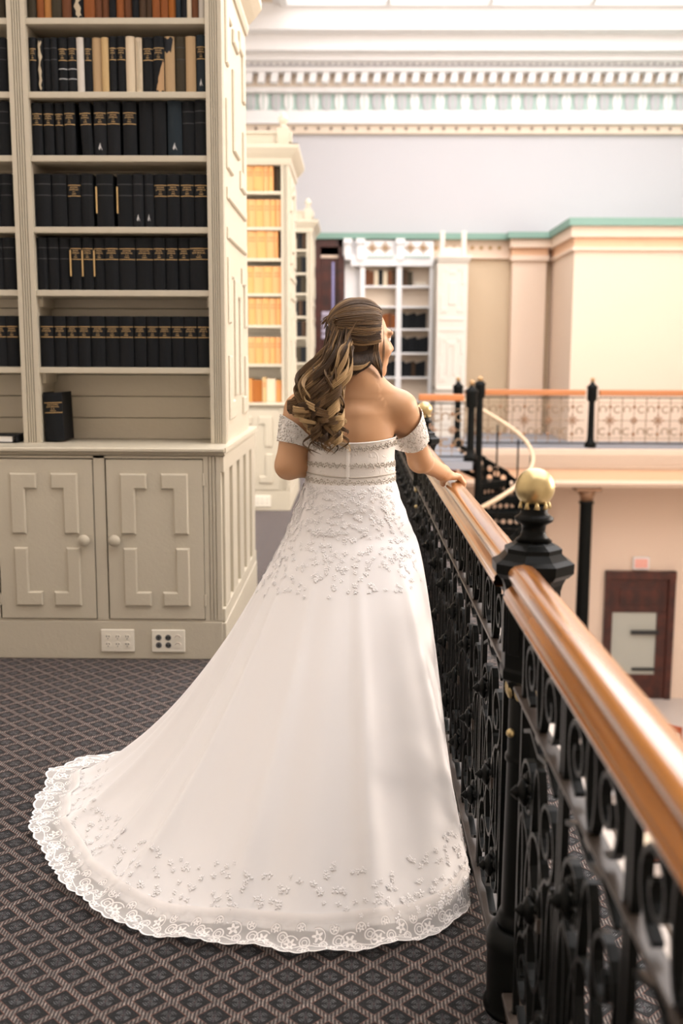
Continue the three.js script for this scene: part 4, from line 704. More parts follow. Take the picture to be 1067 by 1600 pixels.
// joints
const J = { shR: [0.146, 1.402, -3.25], elR: [0.222, 1.216, -3.44], wrR: [0.318, 1.148, -3.69], shL: [-0.172, 1.396, -3.245], elL: [-0.208, 1.218, -3.225], wrL: [-0.05, 1.195, -3.43] };
const HC = [0.024, 1.604, -3.262], FA = 58 * R, HF = [Math.sin(FA), 0, -Math.cos(FA)], HR = [Math.cos(FA), 0, Math.sin(FA)];
const toHead = (x, y, z) => { const a = x - HC[0], c = z - HC[2]; return [a * HR[0] + c * HR[2], y - HC[1], a * HF[0] + c * HF[2]]; };
const fromHead = (r, u, f) => [HC[0] + r * HR[0] + f * HF[0], HC[1] + u, HC[2] + r * HR[2] + f * HF[2]];
function sdHead(x, y, z) {
  const [r, u, f] = toHead(x, y, z);
  let d = sdEll(r, u, f, [0, 0.032, -0.014], [0.073, 0.086, 0.092]);
  d = smin(d, sdEll(r, u, f, [0, -0.04, 0.026], [0.056, 0.068, 0.06]), 0.03);
  d = smin(d, sdEll(r, u, f, [0, -0.092, 0.056], [0.026, 0.022, 0.026]), 0.025);
  for (const s of [-1, 1]) { d = smin(d, sdEll(r, u, f, [s * 0.04, -0.022, 0.052], [0.026, 0.024, 0.026]), 0.02); d = smin(d, sdEll(r, u, f, [s * 0.028, 0.03, 0.074], [0.026, 0.011, 0.014]), 0.014); }
  for (const s of [-1, 1]) { d = smax(d, -(Math.hypot(r - s * 0.03, u - 0.012, f - 0.096) - 0.017), 0.01); const lid = Math.max(Math.hypot(r - s * 0.03, u - 0.012, f - 0.0715) - 0.0138, -(Math.abs(u - 0.0105 + 12 * (r - s * 0.03) ** 2) - 0.0042)); d = smin(d, lid, 0.003); }
  d = smin(d, sdCap(r, u, f, [0, 0.02, 0.082], [0, -0.018, 0.104], 0.008, 0.0115), 0.012);
  for (const s of [-1, 1]) d = smin(d, Math.hypot(r - s * 0.011, u + 0.024, f - 0.092) - 0.009, 0.006);
  d = smin(d, sdCap(r, u, f, [-0.018, -0.051, 0.079], [0.018, -0.051, 0.079], 0.0055, 0.0055), 0.008);
  d = smin(d, sdCap(r, u, f, [-0.015, -0.063, 0.078], [0.015, -0.063, 0.078], 0.0065, 0.0065), 0.008);
  for (const s of [-1, 1]) d = smin(d, sdEll(r, u, f, [s * 0.074, -0.004, -0.004], [0.008, 0.03, 0.018]), 0.008);
  return d;
}
const NECK = [[-0.006, 1.46, -3.245], [0.008, 1.575, -3.258]];
function sdUpper(x, y, z) {
  let d = sdTorso(x, y, z);
  d = smin(d, sdCap(x, y, z, NECK[0], NECK[1], 0.058, 0.051), 0.04);
  for (const s of [J.shR, J.shL]) d = smin(d, sdCap(x, y, z, [-0.004, 1.512, -3.222], [s[0] * 0.86, s[1] + 0.012, s[2] + 0.006], 0.042, 0.042), 0.05);
  // shoulder blades and spine hollow
  d = smax(d, -sdCap(x, y, z, [-0.018, 1.2, -3.128], [-0.012, 1.42, -3.128], 0.010, 0.012), 0.03);
  // arms
  d = smin(d, sdCap(x, y, z, J.shR, J.elR, 0.053, 0.036), 0.025); d = smin(d, sdCap(x, y, z, J.shL, J.elL, 0.052, 0.042), 0.022);
  d = smin(d, sdCap(x, y, z, J.elR, J.wrR, 0.038, 0.0265), 0.03); d = smin(d, sdCap(x, y, z, J.elL, J.wrL, 0.041, 0.028), 0.02);
  return d;
}
// right hand closed over the handrail
const HAND = (() => {
  const c = [], add = (p, r0, r1) => { for (let i = 0; i + 1 < p.length; i++) c.push([p[i], p[i + 1], r0 + (r1 - r0) * i / (p.length - 1), r0 + (r1 - r0) * (i + 1) / (p.length - 1)]); };
  const palm = []; const fingers = [];
  for (let k = 0; k < 4; k++) {
    const z = -3.745 - k * 0.021, len = [0.9, 1.04, 1.0, 0.84][3 - k], x0 = 0.366 - 0.002 * k;
    fingers.push([[[x0, 1.128, z], [x0 + 0.026 * len, 1.123, z - 0.008], [x0 + 0.044 * len, 1.101, z - 0.013], [x0 + 0.042 * len, 1.079, z - 0.016]], 0.0105, 0.0078]);
    palm.push([[0.322 + k * 0.003, 1.140, -3.70 - k * 0.004], [x0, 1.127, z], 0.0155, 0.0125]);
  }
  const thumb = [[[0.328, 1.128, -3.705], [0.325, 1.112, -3.737], [0.327, 1.100, -3.768], [0.331, 1.092, -3.795]], 0.0135, 0.0088];
  return { palm, fingers, thumb };
})();
function chain(d, x, y, z, [p, r0, r1], k) { let q = 1; for (let i = 0; i + 1 < p.length; i++) { const e = sdCap(x, y, z, p[i], p[i + 1], r0 + (r1 - r0) * i / (p.length - 1), r0 + (r1 - r0) * (i + 1) / (p.length - 1)); q = i ? smin(q, e, 0.004) : e; } return smin(d, q, k); }
function sdHandR(x, y, z) {
  let d = sdCap(x, y, z, J.elR, J.wrR, 0.038, 0.0265);
  d = smin(d, sdCap(x, y, z, J.wrR, [0.336, 1.138, -3.73], 0.025, 0.017), 0.02);
  let pm = 1; for (const [a, b, r0, r1] of HAND.palm) pm = smin(pm, sdCap(x, y, z, a, b, r0, r1), 0.012);
  d = smin(d, pm, 0.016);
  for (const f of HAND.fingers) d = chain(d, x, y, z, f, 0.005);
  d = chain(d, x, y, z, HAND.thumb, 0.008);
  return d;
}
const handLchains = []; for (let k = 0; k < 4; k++) handLchains.push([[[0.01, 1.205 - k * 0.018, -3.485], [0.04, 1.203 - k * 0.018, -3.495], [0.055, 1.2 - k * 0.018, -3.475], [0.045, 1.198 - k * 0.018, -3.458]], 0.0095, 0.0075]);
function sdHandL(x, y, z) { let d = sdCap(x, y, z, J.elL, J.wrL, 0.041, 0.028); d = smin(d, sdCap(x, y, z, J.wrL, [0.005, 1.18, -3.48], 0.026, 0.02), 0.02); d = smin(d, sdCap(x, y, z, [-0.01, 1.2, -3.47], [0.01, 1.155, -3.48], 0.015, 0.013), 0.02); for (const f of handLchains) d = chain(d, x, y, z, f, 0.004); return chain(d, x, y, z, [[[-0.02, 1.215, -3.455], [0.005, 1.235, -3.45], [0.03, 1.235, -3.452]], 0.012, 0.008], 0.008); }
{
  const top = (x, y, z) => { const cut = Math.max(sdUpper(x, y, z)); return cut; };
  const body = nets((x, y, z) => smax(top(x, y, z), -(Math.hypot(x - 0.336, y - 1.138, z + 3.735) - 0.056), 0.001), [-0.30, 0.9, -3.80], [0.44, 1.60, -3.06], 0.0085);
  const handR = nets((x, y, z) => Math.max(sdHandR(x, y, z), (0.0) - ((J.wrR[2] + 0.055) - z) ), [0.22, 1.03, -3.88], [0.46, 1.24, -3.60], 0.0028);
  const handL = nets(sdHandL, [-0.12, 1.12, -3.54], [0.10, 1.27, -3.34], 0.004);
  const head = nets((x, y, z) => smin(sdHead(x, y, z), sdCap(x, y, z, NECK[0], NECK[1], 0.058, 0.051), 0.02), [-0.10, 1.45, -3.40], [0.16, 1.76, -3.12], 0.0034);
  // legs and heeled feet, under the skirt
  const legs = nets((x, y, z) => { let d = 1; for (const s of [-1, 1]) { let e = sdCap(x, y, z, [s * 0.085 - 0.01, 0.92, BZ], [s * 0.08 - 0.01, 0.52, BZ - 0.01], 0.09, 0.058); e = smin(e, sdCap(x, y, z, [s * 0.08 - 0.01, 0.52, BZ - 0.01], [s * 0.075 - 0.01, 0.12, BZ + 0.02], 0.056, 0.035), 0.03); e = smin(e, sdCap(x, y, z, [s * 0.075 - 0.01, 0.09, BZ + 0.02], [s * 0.08 - 0.01, 0.028, BZ - 0.16], 0.034, 0.026), 0.03); d = Math.min(d, e); } return d; }, [-0.26, -0.01, -3.5], [0.24, 1.0, -3.08], 0.016);
  const skin = mat([0.52, 0.285, 0.145], 0.44, { sheen: 0.25, sheenColor: lin(1, 0.75, 0.6), sheenRoughness: 0.5 });
  const g = merge([body, handR, handL, head, legs]);
  obj('body', toBride(g), skin, bride);
  // nails of the hand on the rail
  const nail = new THREE.SphereGeometry(0.0052, 8, 6); nail.scale(0.5, 1.2, 0.8);
  const nm = mat([0.75, 0.52, 0.45], 0.25); HAND.fingers.forEach(([p]) => { const q = p[3], o = obj('nail', toBride(at(nail, q[0] + 0.0062, q[1] + 0.002, q[2])), nm, bride); });
  const eyeM = mat([0.8, 0.78, 0.75], 0.2), iris = mat([0.05, 0.03, 0.02], 0.2), lip = mat([0.52, 0.2, 0.17], 0.4);
  for (const s of [-1, 1]) { const e = obj('eye', toBride(at(new THREE.SphereGeometry(0.0122, 14, 10), ...fromHead(s * 0.03, 0.012, 0.0715))), eyeM, bride); obj('iris', toBride(at(new THREE.SphereGeometry(0.0058, 10, 8), ...fromHead(s * 0.03, 0.0105, 0.0785))), iris, e); obj('eyebrow', toBride(tube([fromHead(s * 0.012, 0.034, 0.089), fromHead(s * 0.03, 0.039, 0.086), fromHead(s * 0.05, 0.034, 0.074)], 0.0028, 8, 5)), mat([0.12, 0.07, 0.04], 0.8), bride); }
  obj('lips', toBride(merge([tube([fromHead(-0.02, -0.056, 0.079), fromHead(0, -0.05, 0.0852), fromHead(0.02, -0.056, 0.079)], 0.0036, 10, 6), tube([fromHead(-0.018, -0.06, 0.079), fromHead(0, -0.066, 0.0852), fromHead(0.018, -0.06, 0.079)], 0.0042, 10, 6)])), lip, bride);
}
// ---------- dress ----------
// lace print: vines, scrolls and flowers; one tile = 0.32 x 0.16 m of trim
function laceField(u, v) {   // 0 net .. 1 solid motif ; u repeats
  let k = 0; const put = (q) => { if (q > k) k = q; };
  const dist = (cx, cy) => { let dx = Math.abs(u - cx); dx = Math.min(dx, 1 - dx); return [dx * 0.32, (v - cy) * 0.16, (u - cx > 0.5 ? u - cx - 1 : u - cx < -0.5 ? u - cx + 1 : u - cx) * 0.32]; };
  for (const [cx, cy, r, n] of [[0.15, 0.40, 0.026, 6], [0.52, 0.56, 0.022, 5], [0.82, 0.36, 0.024, 6], [0.35, 0.20, 0.015, 5], [0.66, 0.18, 0.016, 5], [0.97, 0.16, 0.013, 5], [0.33, 0.7, 0.013, 5], [0.72, 0.72, 0.013, 5], [0.02, 0.66, 0.014, 5]]) {
    const [, dy, dx] = dist(cx, cy), d = Math.hypot(dx, dy), th = Math.atan2(dy, dx), e = r * (0.72 + 0.28 * Math.cos(n * th));
    if (d < e) put(d < r * 0.25 ? 0.6 : 1); if (Math.abs(d - r * 1.25) < 0.0022 && Math.sin(th * 1 + cx * 9) > -0.5) put(1);
  }
  for (const [cx, cy, r] of [[0.28, 0.44, 0.02], [0.66, 0.42, 0.018], [0.45, 0.36, 0.014], [0.92, 0.5, 0.018], [0.06, 0.25, 0.014]]) { const [, dy, dx] = dist(cx, cy), d = Math.hypot(dx, dy); if (Math.abs(d - r) < 0.0028 || (Math.abs(d - r * 0.5) < 0.002)) put(0.95); }
  const vine = 0.30 + 0.06 * Math.sin(u * 4 * Math.PI); if (Math.abs(v - vine) * 0.16 < 0.0028) put(0.9);
  return k;
}
const laceAlpha = dataTex(512, 256, (u, v) => {
  // v = 0 scalloped edge, v = 1 joins the skirt
  const sc = Math.abs(Math.sin(u * Math.PI * 5)), edge = 0.03 + 0.07 * (1 - sc);
  if (v < edge) return [0, 0, 0]; if (v < edge + 0.05) return [1, 1, 1];
  const m = laceField(u, v), mesh = (Math.sin(u * 512 * 1.1) * Math.sin(v * 256 * 1.1) > 0.0 ? 0.1 : -0.06), k = Math.max(m, (v > 0.8 ? 0.42 + 2.6 * (v - 0.8) : 0.46) + mesh); return [k, k, k];
}, false);
const laceBump = dataTex(512, 256, (u, v) => { const k = 0.2 + 0.7 * laceField(u, v); return [k, k, k]; }, false);
const satinBump = dataTex(512, 512, (u, v) => { const a = laceField(u, v * 2 % 1), k = 0.35 + 0.4 * a * (n8(u, v) > 0.45 ? 1 : 0) + 0.12 * (n128(u * 2, v * 2) - 0.5); return [k, k, k]; }, false);
const white = [0.88, 0.856, 0.84];
const DM = {
  satin: mat(white, 0.55, { sheen: 0.3, sheenColor: lin(1, 0.97, 0.95), sheenRoughness: 0.5, transmission: 0.12, thickness: 0 }),
  bodice: mat([0.74, 0.70, 0.65], 0.5, { bumpMap: satinBump, bumpScale: 0.0015, sheen: 0.3, sheenColor: lin(1, 1, 1) }),
  applique: mat([0.84, 0.815, 0.80], 0.6, { alphaMap: null }),
  lace: mat([0.84, 0.80, 0.765], 0.7, { alphaMap: laceAlpha, transparent: true, bumpMap: laceBump, bumpScale: 0.002, side: THREE.DoubleSide }),
  bead: mat([0.62, 0.56, 0.48], 0.25, { metalness: 0.25 }), beadDark: mat([0.50, 0.45, 0.38], 0.35, { metalness: 0.25 }), beadLight: mat([0.86, 0.83, 0.78], 0.2),
};
function bodicePoint(th, y, o) { const a = lerpT(TA, y) + o, b = lerpT(TB, y) + o; return [TCX(y) + a * Math.cos(th), y, TCZ(y) + b * Math.sin(th)]; }   // th = 90deg is her back (towards +z)
const topLine = (th) => { const s = Math.sin(th), c = Math.cos(th); return 1.296 + 0.014 * Math.max(0, c) * Math.abs(c) + (s < 0 ? 0.03 * -s : 0); };
const WAIST = 1.165;
const bodice = gridGeo(96, 14, (u, v) => { const th = u * 2 * Math.PI, y = WAIST - 0.02 + (topLine(th) - WAIST + 0.02) * v; return bodicePoint(th, y, 0.007 + 0.0015 * (1 - v)); }, true, (u, v) => [u * 3, v * 0.45]);
const dress = new THREE.Group(); dress.name = 'dress'; bride.add(dress);
obj('bodice', toBride(bodice), DM.bodice, dress);
obj('neckline_edge', toBride(tube(Array.from({ length: 60 }, (_, i) => { const th = i / 60 * 2 * Math.PI; return bodicePoint(th, topLine(th), 0.0075); }), 0.0026, 160, 6, true)), DM.beadLight, dress);
obj('waist_seam', toBride(tube(Array.from({ length: 60 }, (_, i) => { const th = i / 60 * 2 * Math.PI; return bodicePoint(th, 1.197 - 0.008 * Math.max(0, Math.sin(th)) ** 3, 0.009); }), 0.0022, 160, 5, true)), DM.beadDark, dress);
{
  const zth = Math.PI / 2 + 0.06;
  obj('zip', toBride(gridGeo(4, 12, (u, v) => bodicePoint(zth + (u - 0.5) * 0.085, 1.183 + (topLine(zth) - 1.183) * v, 0.0095 + 0.0015 * Math.sin(u * Math.PI)))), DM.beadLight, dress);
  const r = rng(77), fl = [], pearls = [];
  const flower = (th, y, s) => { const c = bodicePoint(th, y, 0.0085); for (let k = 0; k < 5; k++) { const a = k / 5 * 2 * Math.PI + r(), sp = new THREE.SphereGeometry(0.0021 * s, 5, 4), dx = Math.cos(a) * 0.0042 * s, dy = Math.sin(a) * 0.0042 * s; const nx = Math.cos(th), nz = Math.sin(th); sp.translate(c[0] - nz * dx, c[1] + dy, c[2] + nx * dx); fl.push(sp); } };
  for (let i = 0; i < 74; i++) { const th = i / 74 * 2 * Math.PI; flower(th, topLine(th) - 0.014 - 0.006 * (i % 2), 1.15); flower(th, 1.224 + 0.005 * (i % 2), 1.15); flower(th + 0.04, 1.182 - 0.006 * Math.max(0, Math.sin(th)) - 0.006 * (i % 2), 1.05); }
  for (let i = 0; i < 420; i++) { const th = r() * 2 * Math.PI, w = r(), y = i % 3 === 0 ? topLine(th) - 0.008 - 0.018 * w : i % 3 === 1 ? 1.204 + 0.03 * w : 1.172 + 0.022 * w, c = bodicePoint(th, y, 0.0085), sp = new THREE.SphereGeometry(0.0014, 4, 3); sp.translate(...c); pearls.push(sp); }
  const b1 = obj('beadwork', toBride(merge(fl)), DM.beadDark, dress); b1.userData.kind = 'stuff'; const b2 = obj('pearl_beading', toBride(merge(pearls)), DM.beadLight, dress); b2.userData.kind = 'stuff';
}
// skirt: hem outline on the floor, measured round the wearer
const HEM = [[0.345, -3.05], [0.350, -2.77], [0.262, -2.60], [0.086, -2.505], [-0.116, -2.471], [-0.304, -2.505], [-0.46, -2.53], [-0.609, -2.582], [-0.821, -2.779], [-0.991, -3.03], [-1.085, -3.25], [-1.11, -3.432], [-1.121, -3.68], [-1.007, -3.818], [-0.72, -3.86], [-0.42, -3.80], [-0.12, -3.72], [0.12, -3.62], [0.27, -3.42], [0.325, -3.2]];
const hemCurve = new THREE.CatmullRomCurve3(HEM.map(([x, z]) => new THREE.Vector3(x, 0, z)), true, 'centripetal');
const hemPts = hemCurve.getSpacedPoints(720), hemLen = hemCurve.getLength();
// where the hem point belongs round the waist: blend of arc position and bearing
const hemTh = hemPts.map((p) => Math.atan2(p.z - BZ, (p.x - BX)));
for (let i = 1; i < hemTh.length; i++) { while (hemTh[i] < hemTh[i - 1] - Math.PI) hemTh[i] += 2 * Math.PI; while (hemTh[i] > hemTh[i - 1] + Math.PI) hemTh[i] -= 2 * Math.PI; }
const folds = [[0.06, 0.012, 0.02], [0.115, 0.02, -0.016], [0.15, 0.011, 0.022], [0.2, 0.02, 0.012], [0.245, 0.012, 0.016], [0.30, 0.018, -0.012], [0.335, 0.009, 0.018], [0.375, 0.012, 0.02], [0.42, 0.02, -0.012], [0.46, 0.01, 0.02], [0.51, 0.014, 0.016], [0.56, 0.014, 0.02], [0.66, 0.02, 0.02], [0.76, 0.02, 0.02], [0.86, 0.02, 0.02], [0.95, 0.016, 0.02]];
const foldAt = (u) => { let s = 0; for (const [c, w, a] of folds) { let d = Math.abs(u - c); d = Math.min(d, 1 - d); s += a * Math.exp(-d * d / (w * w)); } return s; };
function skirtPoint(u, s, lift = 0) {     // s: 0 waist .. 1 hem
  const i = Math.round(u * 720) % 720, hp = hemPts[i], th = hemTh[i];
  const w0 = bodicePoint(th, WAIST, 0.009), w1 = bodicePoint(th, 1.0, 0.022);
  const HY = 1.0; 
  if (s < 0.12) { const t = s / 0.12, q = bodicePoint(th, WAIST + (HY - WAIST) * t, 0.009 + 0.013 * t); return [q[0], q[1], q[2]]; }
  const t = (s - 0.12) / 0.88, out = Math.hypot(hp.x - w1[0], hp.z - w1[2]);
  const far = Math.max(0, Math.min(1, (out - 0.25) / 0.7)), pw = 1.12 + 0.42 * far + 0.3 * Math.max(0, -Math.cos(th)) * far;
  const hz = Math.pow(t, 1 - 0.40 * Math.max(0, Math.cos(th)) ** 1.1);
  const y0 = HY * Math.pow(Math.max(0, 1 - t), pw);
  const f = foldAt(u) * Math.min(1, t * 1.6) * (0.5 + 0.5 * Math.sin(t * 2.6)) * 1.6, nx = Math.cos(th), nz = Math.sin(th);
  const settle = 0.010 + 0.016 * t * t * (0.5 + 0.5 * Math.sin(u * 150)) * (1 - 0.4 * far);
  let x = w1[0] + (hp.x - w1[0]) * hz + nx * f * (1 - t * 0.5), z = w1[2] + (hp.z - w1[2]) * hz + nz * f * (1 - t * 0.5);
  // the back swells a little over the petticoat
  const sw = 0.05 * Math.sin(Math.PI * t) * Math.max(0, Math.sin(th)); z += sw;
  let y = Math.max(y0, settle) + f * 0.55 * t + lift;
  y = Math.max(y, 0.006 + lift); x = Math.min(x, 0.338);
  return [x, y, z];
}
const NU = 720;
const skirt = gridGeo(NU, 70, (u, v) => skirtPoint(u, v * 0.905), true, (u, v) => [u * hemLen * 2, v * 4]);
const skirtMesh = obj('skirt', toBride(skirt), DM.satin, dress);
const lace = gridGeo(NU, 10, (u, v) => { const p = skirtPoint(u, 0.862 + 0.141 * v, 0.006 - 0.003 * v); return p; }, true, (u, v) => [u * Math.round(hemLen / 0.25), 1 - v]);
obj('lace_trim', toBride(lace), DM.lace, dress);
// lace sprigs sewn on the hips and above the trim
{
  const r = rng(5), gs = [];
  const sprig = (u, s, size) => {
    const c = skirtPoint(u, s), e = skirtPoint(Math.min(0.999, u + 0.003), s), d = skirtPoint(u, s + 0.01), U = new THREE.Vector3(e[0] - c[0], e[1] - c[1], e[2] - c[2]).normalize(), V = new THREE.Vector3(d[0] - c[0], d[1] - c[1], d[2] - c[2]).normalize(), N = new THREE.Vector3().crossVectors(U, V).normalize(); if (N.dot(new THREE.Vector3(c[0] - BX, 0.35, c[2] - BZ)) < 0) N.negate();
    const n = 4 + Math.floor(r() * 3), a0 = r() * 6;
    for (let k = 0; k < n; k++) { const a = a0 + k / n * 2 * Math.PI, l = size * (0.7 + 0.5 * r()), p = new THREE.SphereGeometry(1, 6, 4); p.scale(l * 0.55, l * 0.26, 0.0004); p.translate(l * 0.62, 0, 0); p.rotateZ(a); const m = new THREE.Matrix4().makeBasis(U, V.clone().sub(U.clone().multiplyScalar(U.dot(V))).normalize(), N); m.setPosition(c[0] + N.x * 0.0025, c[1] + N.y * 0.0025, c[2] + N.z * 0.0025); p.applyMatrix4(m); gs.push(p); }
  };
  for (let i = 0; i < 760; i++) sprig(r() * 0.62, 0.006 + 0.22 * Math.pow(r(), 1.25), 0.005 + 0.004 * r());
  for (let i = 0; i < 620; i++) sprig(0.02 + r() * 0.66, 0.90 - 0.16 * Math.pow(r(), 1.6), 0.006 + 0.004 * r());
  const o = obj('lace_applique', toBride(merge(gs)), DM.applique, dress); o.userData.kind = 'stuff';
}
// off-shoulder sleeves
function sleeve(sh, el, side) {
  const ax = new THREE.Vector3(el[0] - sh[0], el[1] - sh[1], el[2] - sh[2]).normalize();
  const along = (t, r, th) => { const c = new THREE.Vector3(...sh).lerp(new THREE.Vector3(...el), t); const e1 = new THREE.Vector3(side, 0, 0).sub(ax.clone().multiplyScalar(ax.x * side)).normalize(), e2 = new THREE.Vector3(0, 0, 1).sub(ax.clone().multiplyScalar(ax.z)).sub(e1.clone().multiplyScalar(e1.z)).normalize(); return c.addScaledVector(e1, Math.cos(th) * r).addScaledVector(e2, Math.sin(th) * r); };
  const thB = Math.PI / 2 - side * (Math.PI / 2 - 0.62), tb = bodicePoint(thB, topLine(thB) - 0.012, 0.010);
  const thF = -thB, tf = bodicePoint(-thB, topLine(-thB) - 0.012, 0.010);
  const g = gridGeo(40, 8, (u, v) => {
    // u: 0 bodice back .. 1 bodice front, passing round the outside of the arm
    const th = Math.PI * 0.86 - u * Math.PI * 1.72, k = Math.sin(u * Math.PI), low = 0.60 + 0.02 * k, high = 0.50 - 0.34 * Math.pow(k, 0.8);
    const t = low + (high - low) * v, p = along(t, 0.0525 - 0.013 * t + 0.0075, th);
    const b = Math.max(0, 1 - u / 0.2), c = Math.max(0, (u - 0.8) / 0.2), q = b > 0 ? tb : tf, m = Math.pow(Math.max(b, c), 1.3);
    const y = q[1] + (v - 0.5) * 0.03; return [p.x + (q[0] - p.x) * m, p.y + (y - p.y) * m, p.z + (q[2] - p.z) * m];
  }, false, (u, v) => [u * 1.2, v * 0.3]);
  return g;
}
for (const [sh, el, s] of [[J.shR, J.elR, 1], [J.shL, J.elL, -1]]) {
  const g = sleeve(sh, el, s); const base = g.clone();
  const p = base.attributes.position, n = base.attributes.normal, r = rng(s > 0 ? 9 : 10), pearls = [], dark = [];
  const o = obj('sleeve', toBride(g), DM.bodice, dress); DM.bodice.side = THREE.DoubleSide;
  for (let i = 0; i < 900; i++) { const u = r() * 40, v = r() * 8, a = Math.min(7, Math.floor(v)) * 41 + Math.min(39, Math.floor(u)), fu = u - Math.floor(u), fv = v - Math.floor(v); const q = [0, 1, 2].map((c) => { const g4 = (k) => p.array[k * 3 + c]; return (g4(a) * (1 - fu) + g4(a + 1) * fu) * (1 - fv) + (g4(a + 41) * (1 - fu) + g4(a + 42) * fu) * fv; }); const nn = [n.getX(a), n.getY(a), n.getZ(a)]; const cx = q[0] - sh[0] - (el[0] - sh[0]) * 0.4, cz = q[2] - sh[2] - (el[2] - sh[2]) * 0.4; const sg = nn[0] * cx + nn[2] * cz < 0 ? -1 : 1; const sp = new THREE.SphereGeometry(i % 3 ? 0.0016 : 0.0022, 4, 3); sp.translate(q[0] + sg * nn[0] * 0.001, q[1] + sg * nn[1] * 0.001, q[2] + sg * nn[2] * 0.001); (i % 5 < 2 ? dark : pearls).push(sp); }
  const b1 = obj('sleeve_beading', toBride(merge(pearls)), DM.beadLight, dress); b1.userData.kind = 'stuff'; const b2 = obj('sleeve_beading', toBride(merge(dark)), DM.beadDark, dress); b2.userData.kind = 'stuff';
}
// ---------- hair ----------
{
  const r = rng(2024), HO = [0, 0.026, -0.018], HRd = [0.088, 0.103, 0.106];
  const surf = (a, b, c, k = 1) => { const l = Math.hypot((a - HO[0]) / HRd[0], (b - HO[1]) / HRd[1], (c - HO[2]) / HRd[2]) || 1; return [HO[0] + (a - HO[0]) / l * k, HO[1] + (b - HO[1]) / l * k, HO[2] + (c - HO[2]) / l * k]; };
  const pos = [], nor = [], col = [], idx = [];
  function strand(pts, r0, c0, c1, sides = 4) {
    const n = pts.length, base = pos.length / 3; let px = 0, py = 0, pz = 1;
    for (let i = 0; i < n; i++) {
      const a = pts[Math.max(0, i - 1)], b = pts[Math.min(n - 1, i + 1)]; let tx = b[0] - a[0], ty = b[1] - a[1], tz = b[2] - a[2]; const l = Math.hypot(tx, ty, tz) || 1; tx /= l; ty /= l; tz /= l;
      const d = px * tx + py * ty + pz * tz; px -= d * tx; py -= d * ty; pz -= d * tz; let m = Math.hypot(px, py, pz); if (m < 1e-4) { px = 1; py = 0; pz = 0; const d2 = tx; px -= d2 * tx; py -= d2 * ty; pz -= d2 * tz; m = Math.hypot(px, py, pz); } px /= m; py /= m; pz /= m;
      const qx = ty * pz - tz * py, qy = tz * px - tx * pz, qz = tx * py - ty * px, t = i / (n - 1), rad = r0 * (0.55 + 0.45 * Math.min(1, t * 8)) * (t > 0.75 ? 1 - (t - 0.75) / 0.25 * 0.85 : 1);
      for (let k = 0; k < sides; k++) { const an = k / sides * 2 * Math.PI, cx = Math.cos(an), sx = Math.sin(an), nx = px * cx + qx * sx, ny = py * cx + qy * sx, nz = pz * cx + qz * sx; pos.push(pts[i][0] + nx * rad, pts[i][1] + ny * rad, pts[i][2] + nz * rad); nor.push(nx, ny, nz); for (let q = 0; q < 3; q++) col.push(c0[q] + (c1[q] - c0[q]) * t); }
      if (i) for (let k = 0; k < sides; k++) { const o = base + (i - 1) * sides, q = base + i * sides, k2 = (k + 1) % sides; idx.push(o + k, o + k2, q + k, o + k2, q + k2, q + k); }
    }
  }
  const DK = [0.022, 0.013, 0.0075], MD = [0.066, 0.038, 0.019], LT = [0.225, 0.132, 0.058], BL2 = [0.53, 0.365, 0.18];
  const mix = (a, b, t) => a.map((v, i) => v + (b[i] - v) * t), jit = (c, s = 0.3) => { const k = 1 + (r() - 0.5) * s; return c.map((v) => v * k); };
  const tone = (q) => q < 0.33 ? mix(DK, MD, q / 0.33) : q < 0.7 ? mix(MD, LT, (q - 0.33) / 0.37) : mix(LT, BL2, (q - 0.7) / 0.3);
  const G = [-0.012, 0.062, -0.122];                       // where the half-up hair is gathered
  // swept layer: from the hairline over crown and temples to the gather
  for (let i = 0; i < 1150; i++) {
    const al = (-12 + 205 * r()) * R, lift = 1 + 0.045 * r(), band = Math.floor(al / R / 7), bt = (Math.sin(band * 12.9898) * 43758.5453 % 1 + 1) % 1;
    const ff = 0.060 - 0.055 * Math.max(0, Math.cos(al)) ** 1.5 + 0.010 * r(), s0 = surf(Math.cos(al) * 0.09, 0.022 + Math.sin(al) * 0.1, ff, 1);
    const pts = []; const sag = 0.016 * (0.4 + Math.cos(al)) * (0.6 + 0.5 * r());
    for (let k = 0; k <= 22; k++) { const t = k / 22, a = s0[0] + (G[0] - s0[0]) * t, b = s0[1] + (G[1] - s0[1]) * t - sag * Math.sin(Math.PI * t), c = s0[2] + (G[2] - s0[2]) * t; const puff = 1 + 0.055 * Math.sin(Math.PI * t) * Math.max(0, Math.sin(al)) ; const q = t < 0.93 ? surf(a, b, c, lift * puff) : surf(a, b, c, lift * puff * 1.01); const wv = 0.0012 * Math.sin(t * 14 + band); pts.push(fromHead(q[0], q[1] + wv, q[2])); }
    const c = jit(tone(0.22 + 0.6 * bt * (0.55 + 0.5 * r())), 0.3); strand(pts, 0.00125, c, mix(c, DK, 0.25));
  }
  // twist at the gather
  for (let j = 0; j < 3; j++) for (let i = 0; i < 14; i++) { const pts = [], a0 = r() * 6.28, c = jit(tone(0.25 + 0.5 * r())); for (let k = 0; k <= 16; k++) { const t = k / 16, an = a0 + t * 5, rr = 0.010; pts.push(fromHead(G[0] + 0.05 - 0.085 * t + rr * Math.cos(an) * 0.4, G[1] + 0.012 * Math.sin(t * 3) - 0.006 * j + rr * Math.sin(an), G[2] + 0.006 + 0.012 * Math.sin(Math.PI * t) + rr * Math.cos(an))); } strand(pts, 0.0017, c, c); }
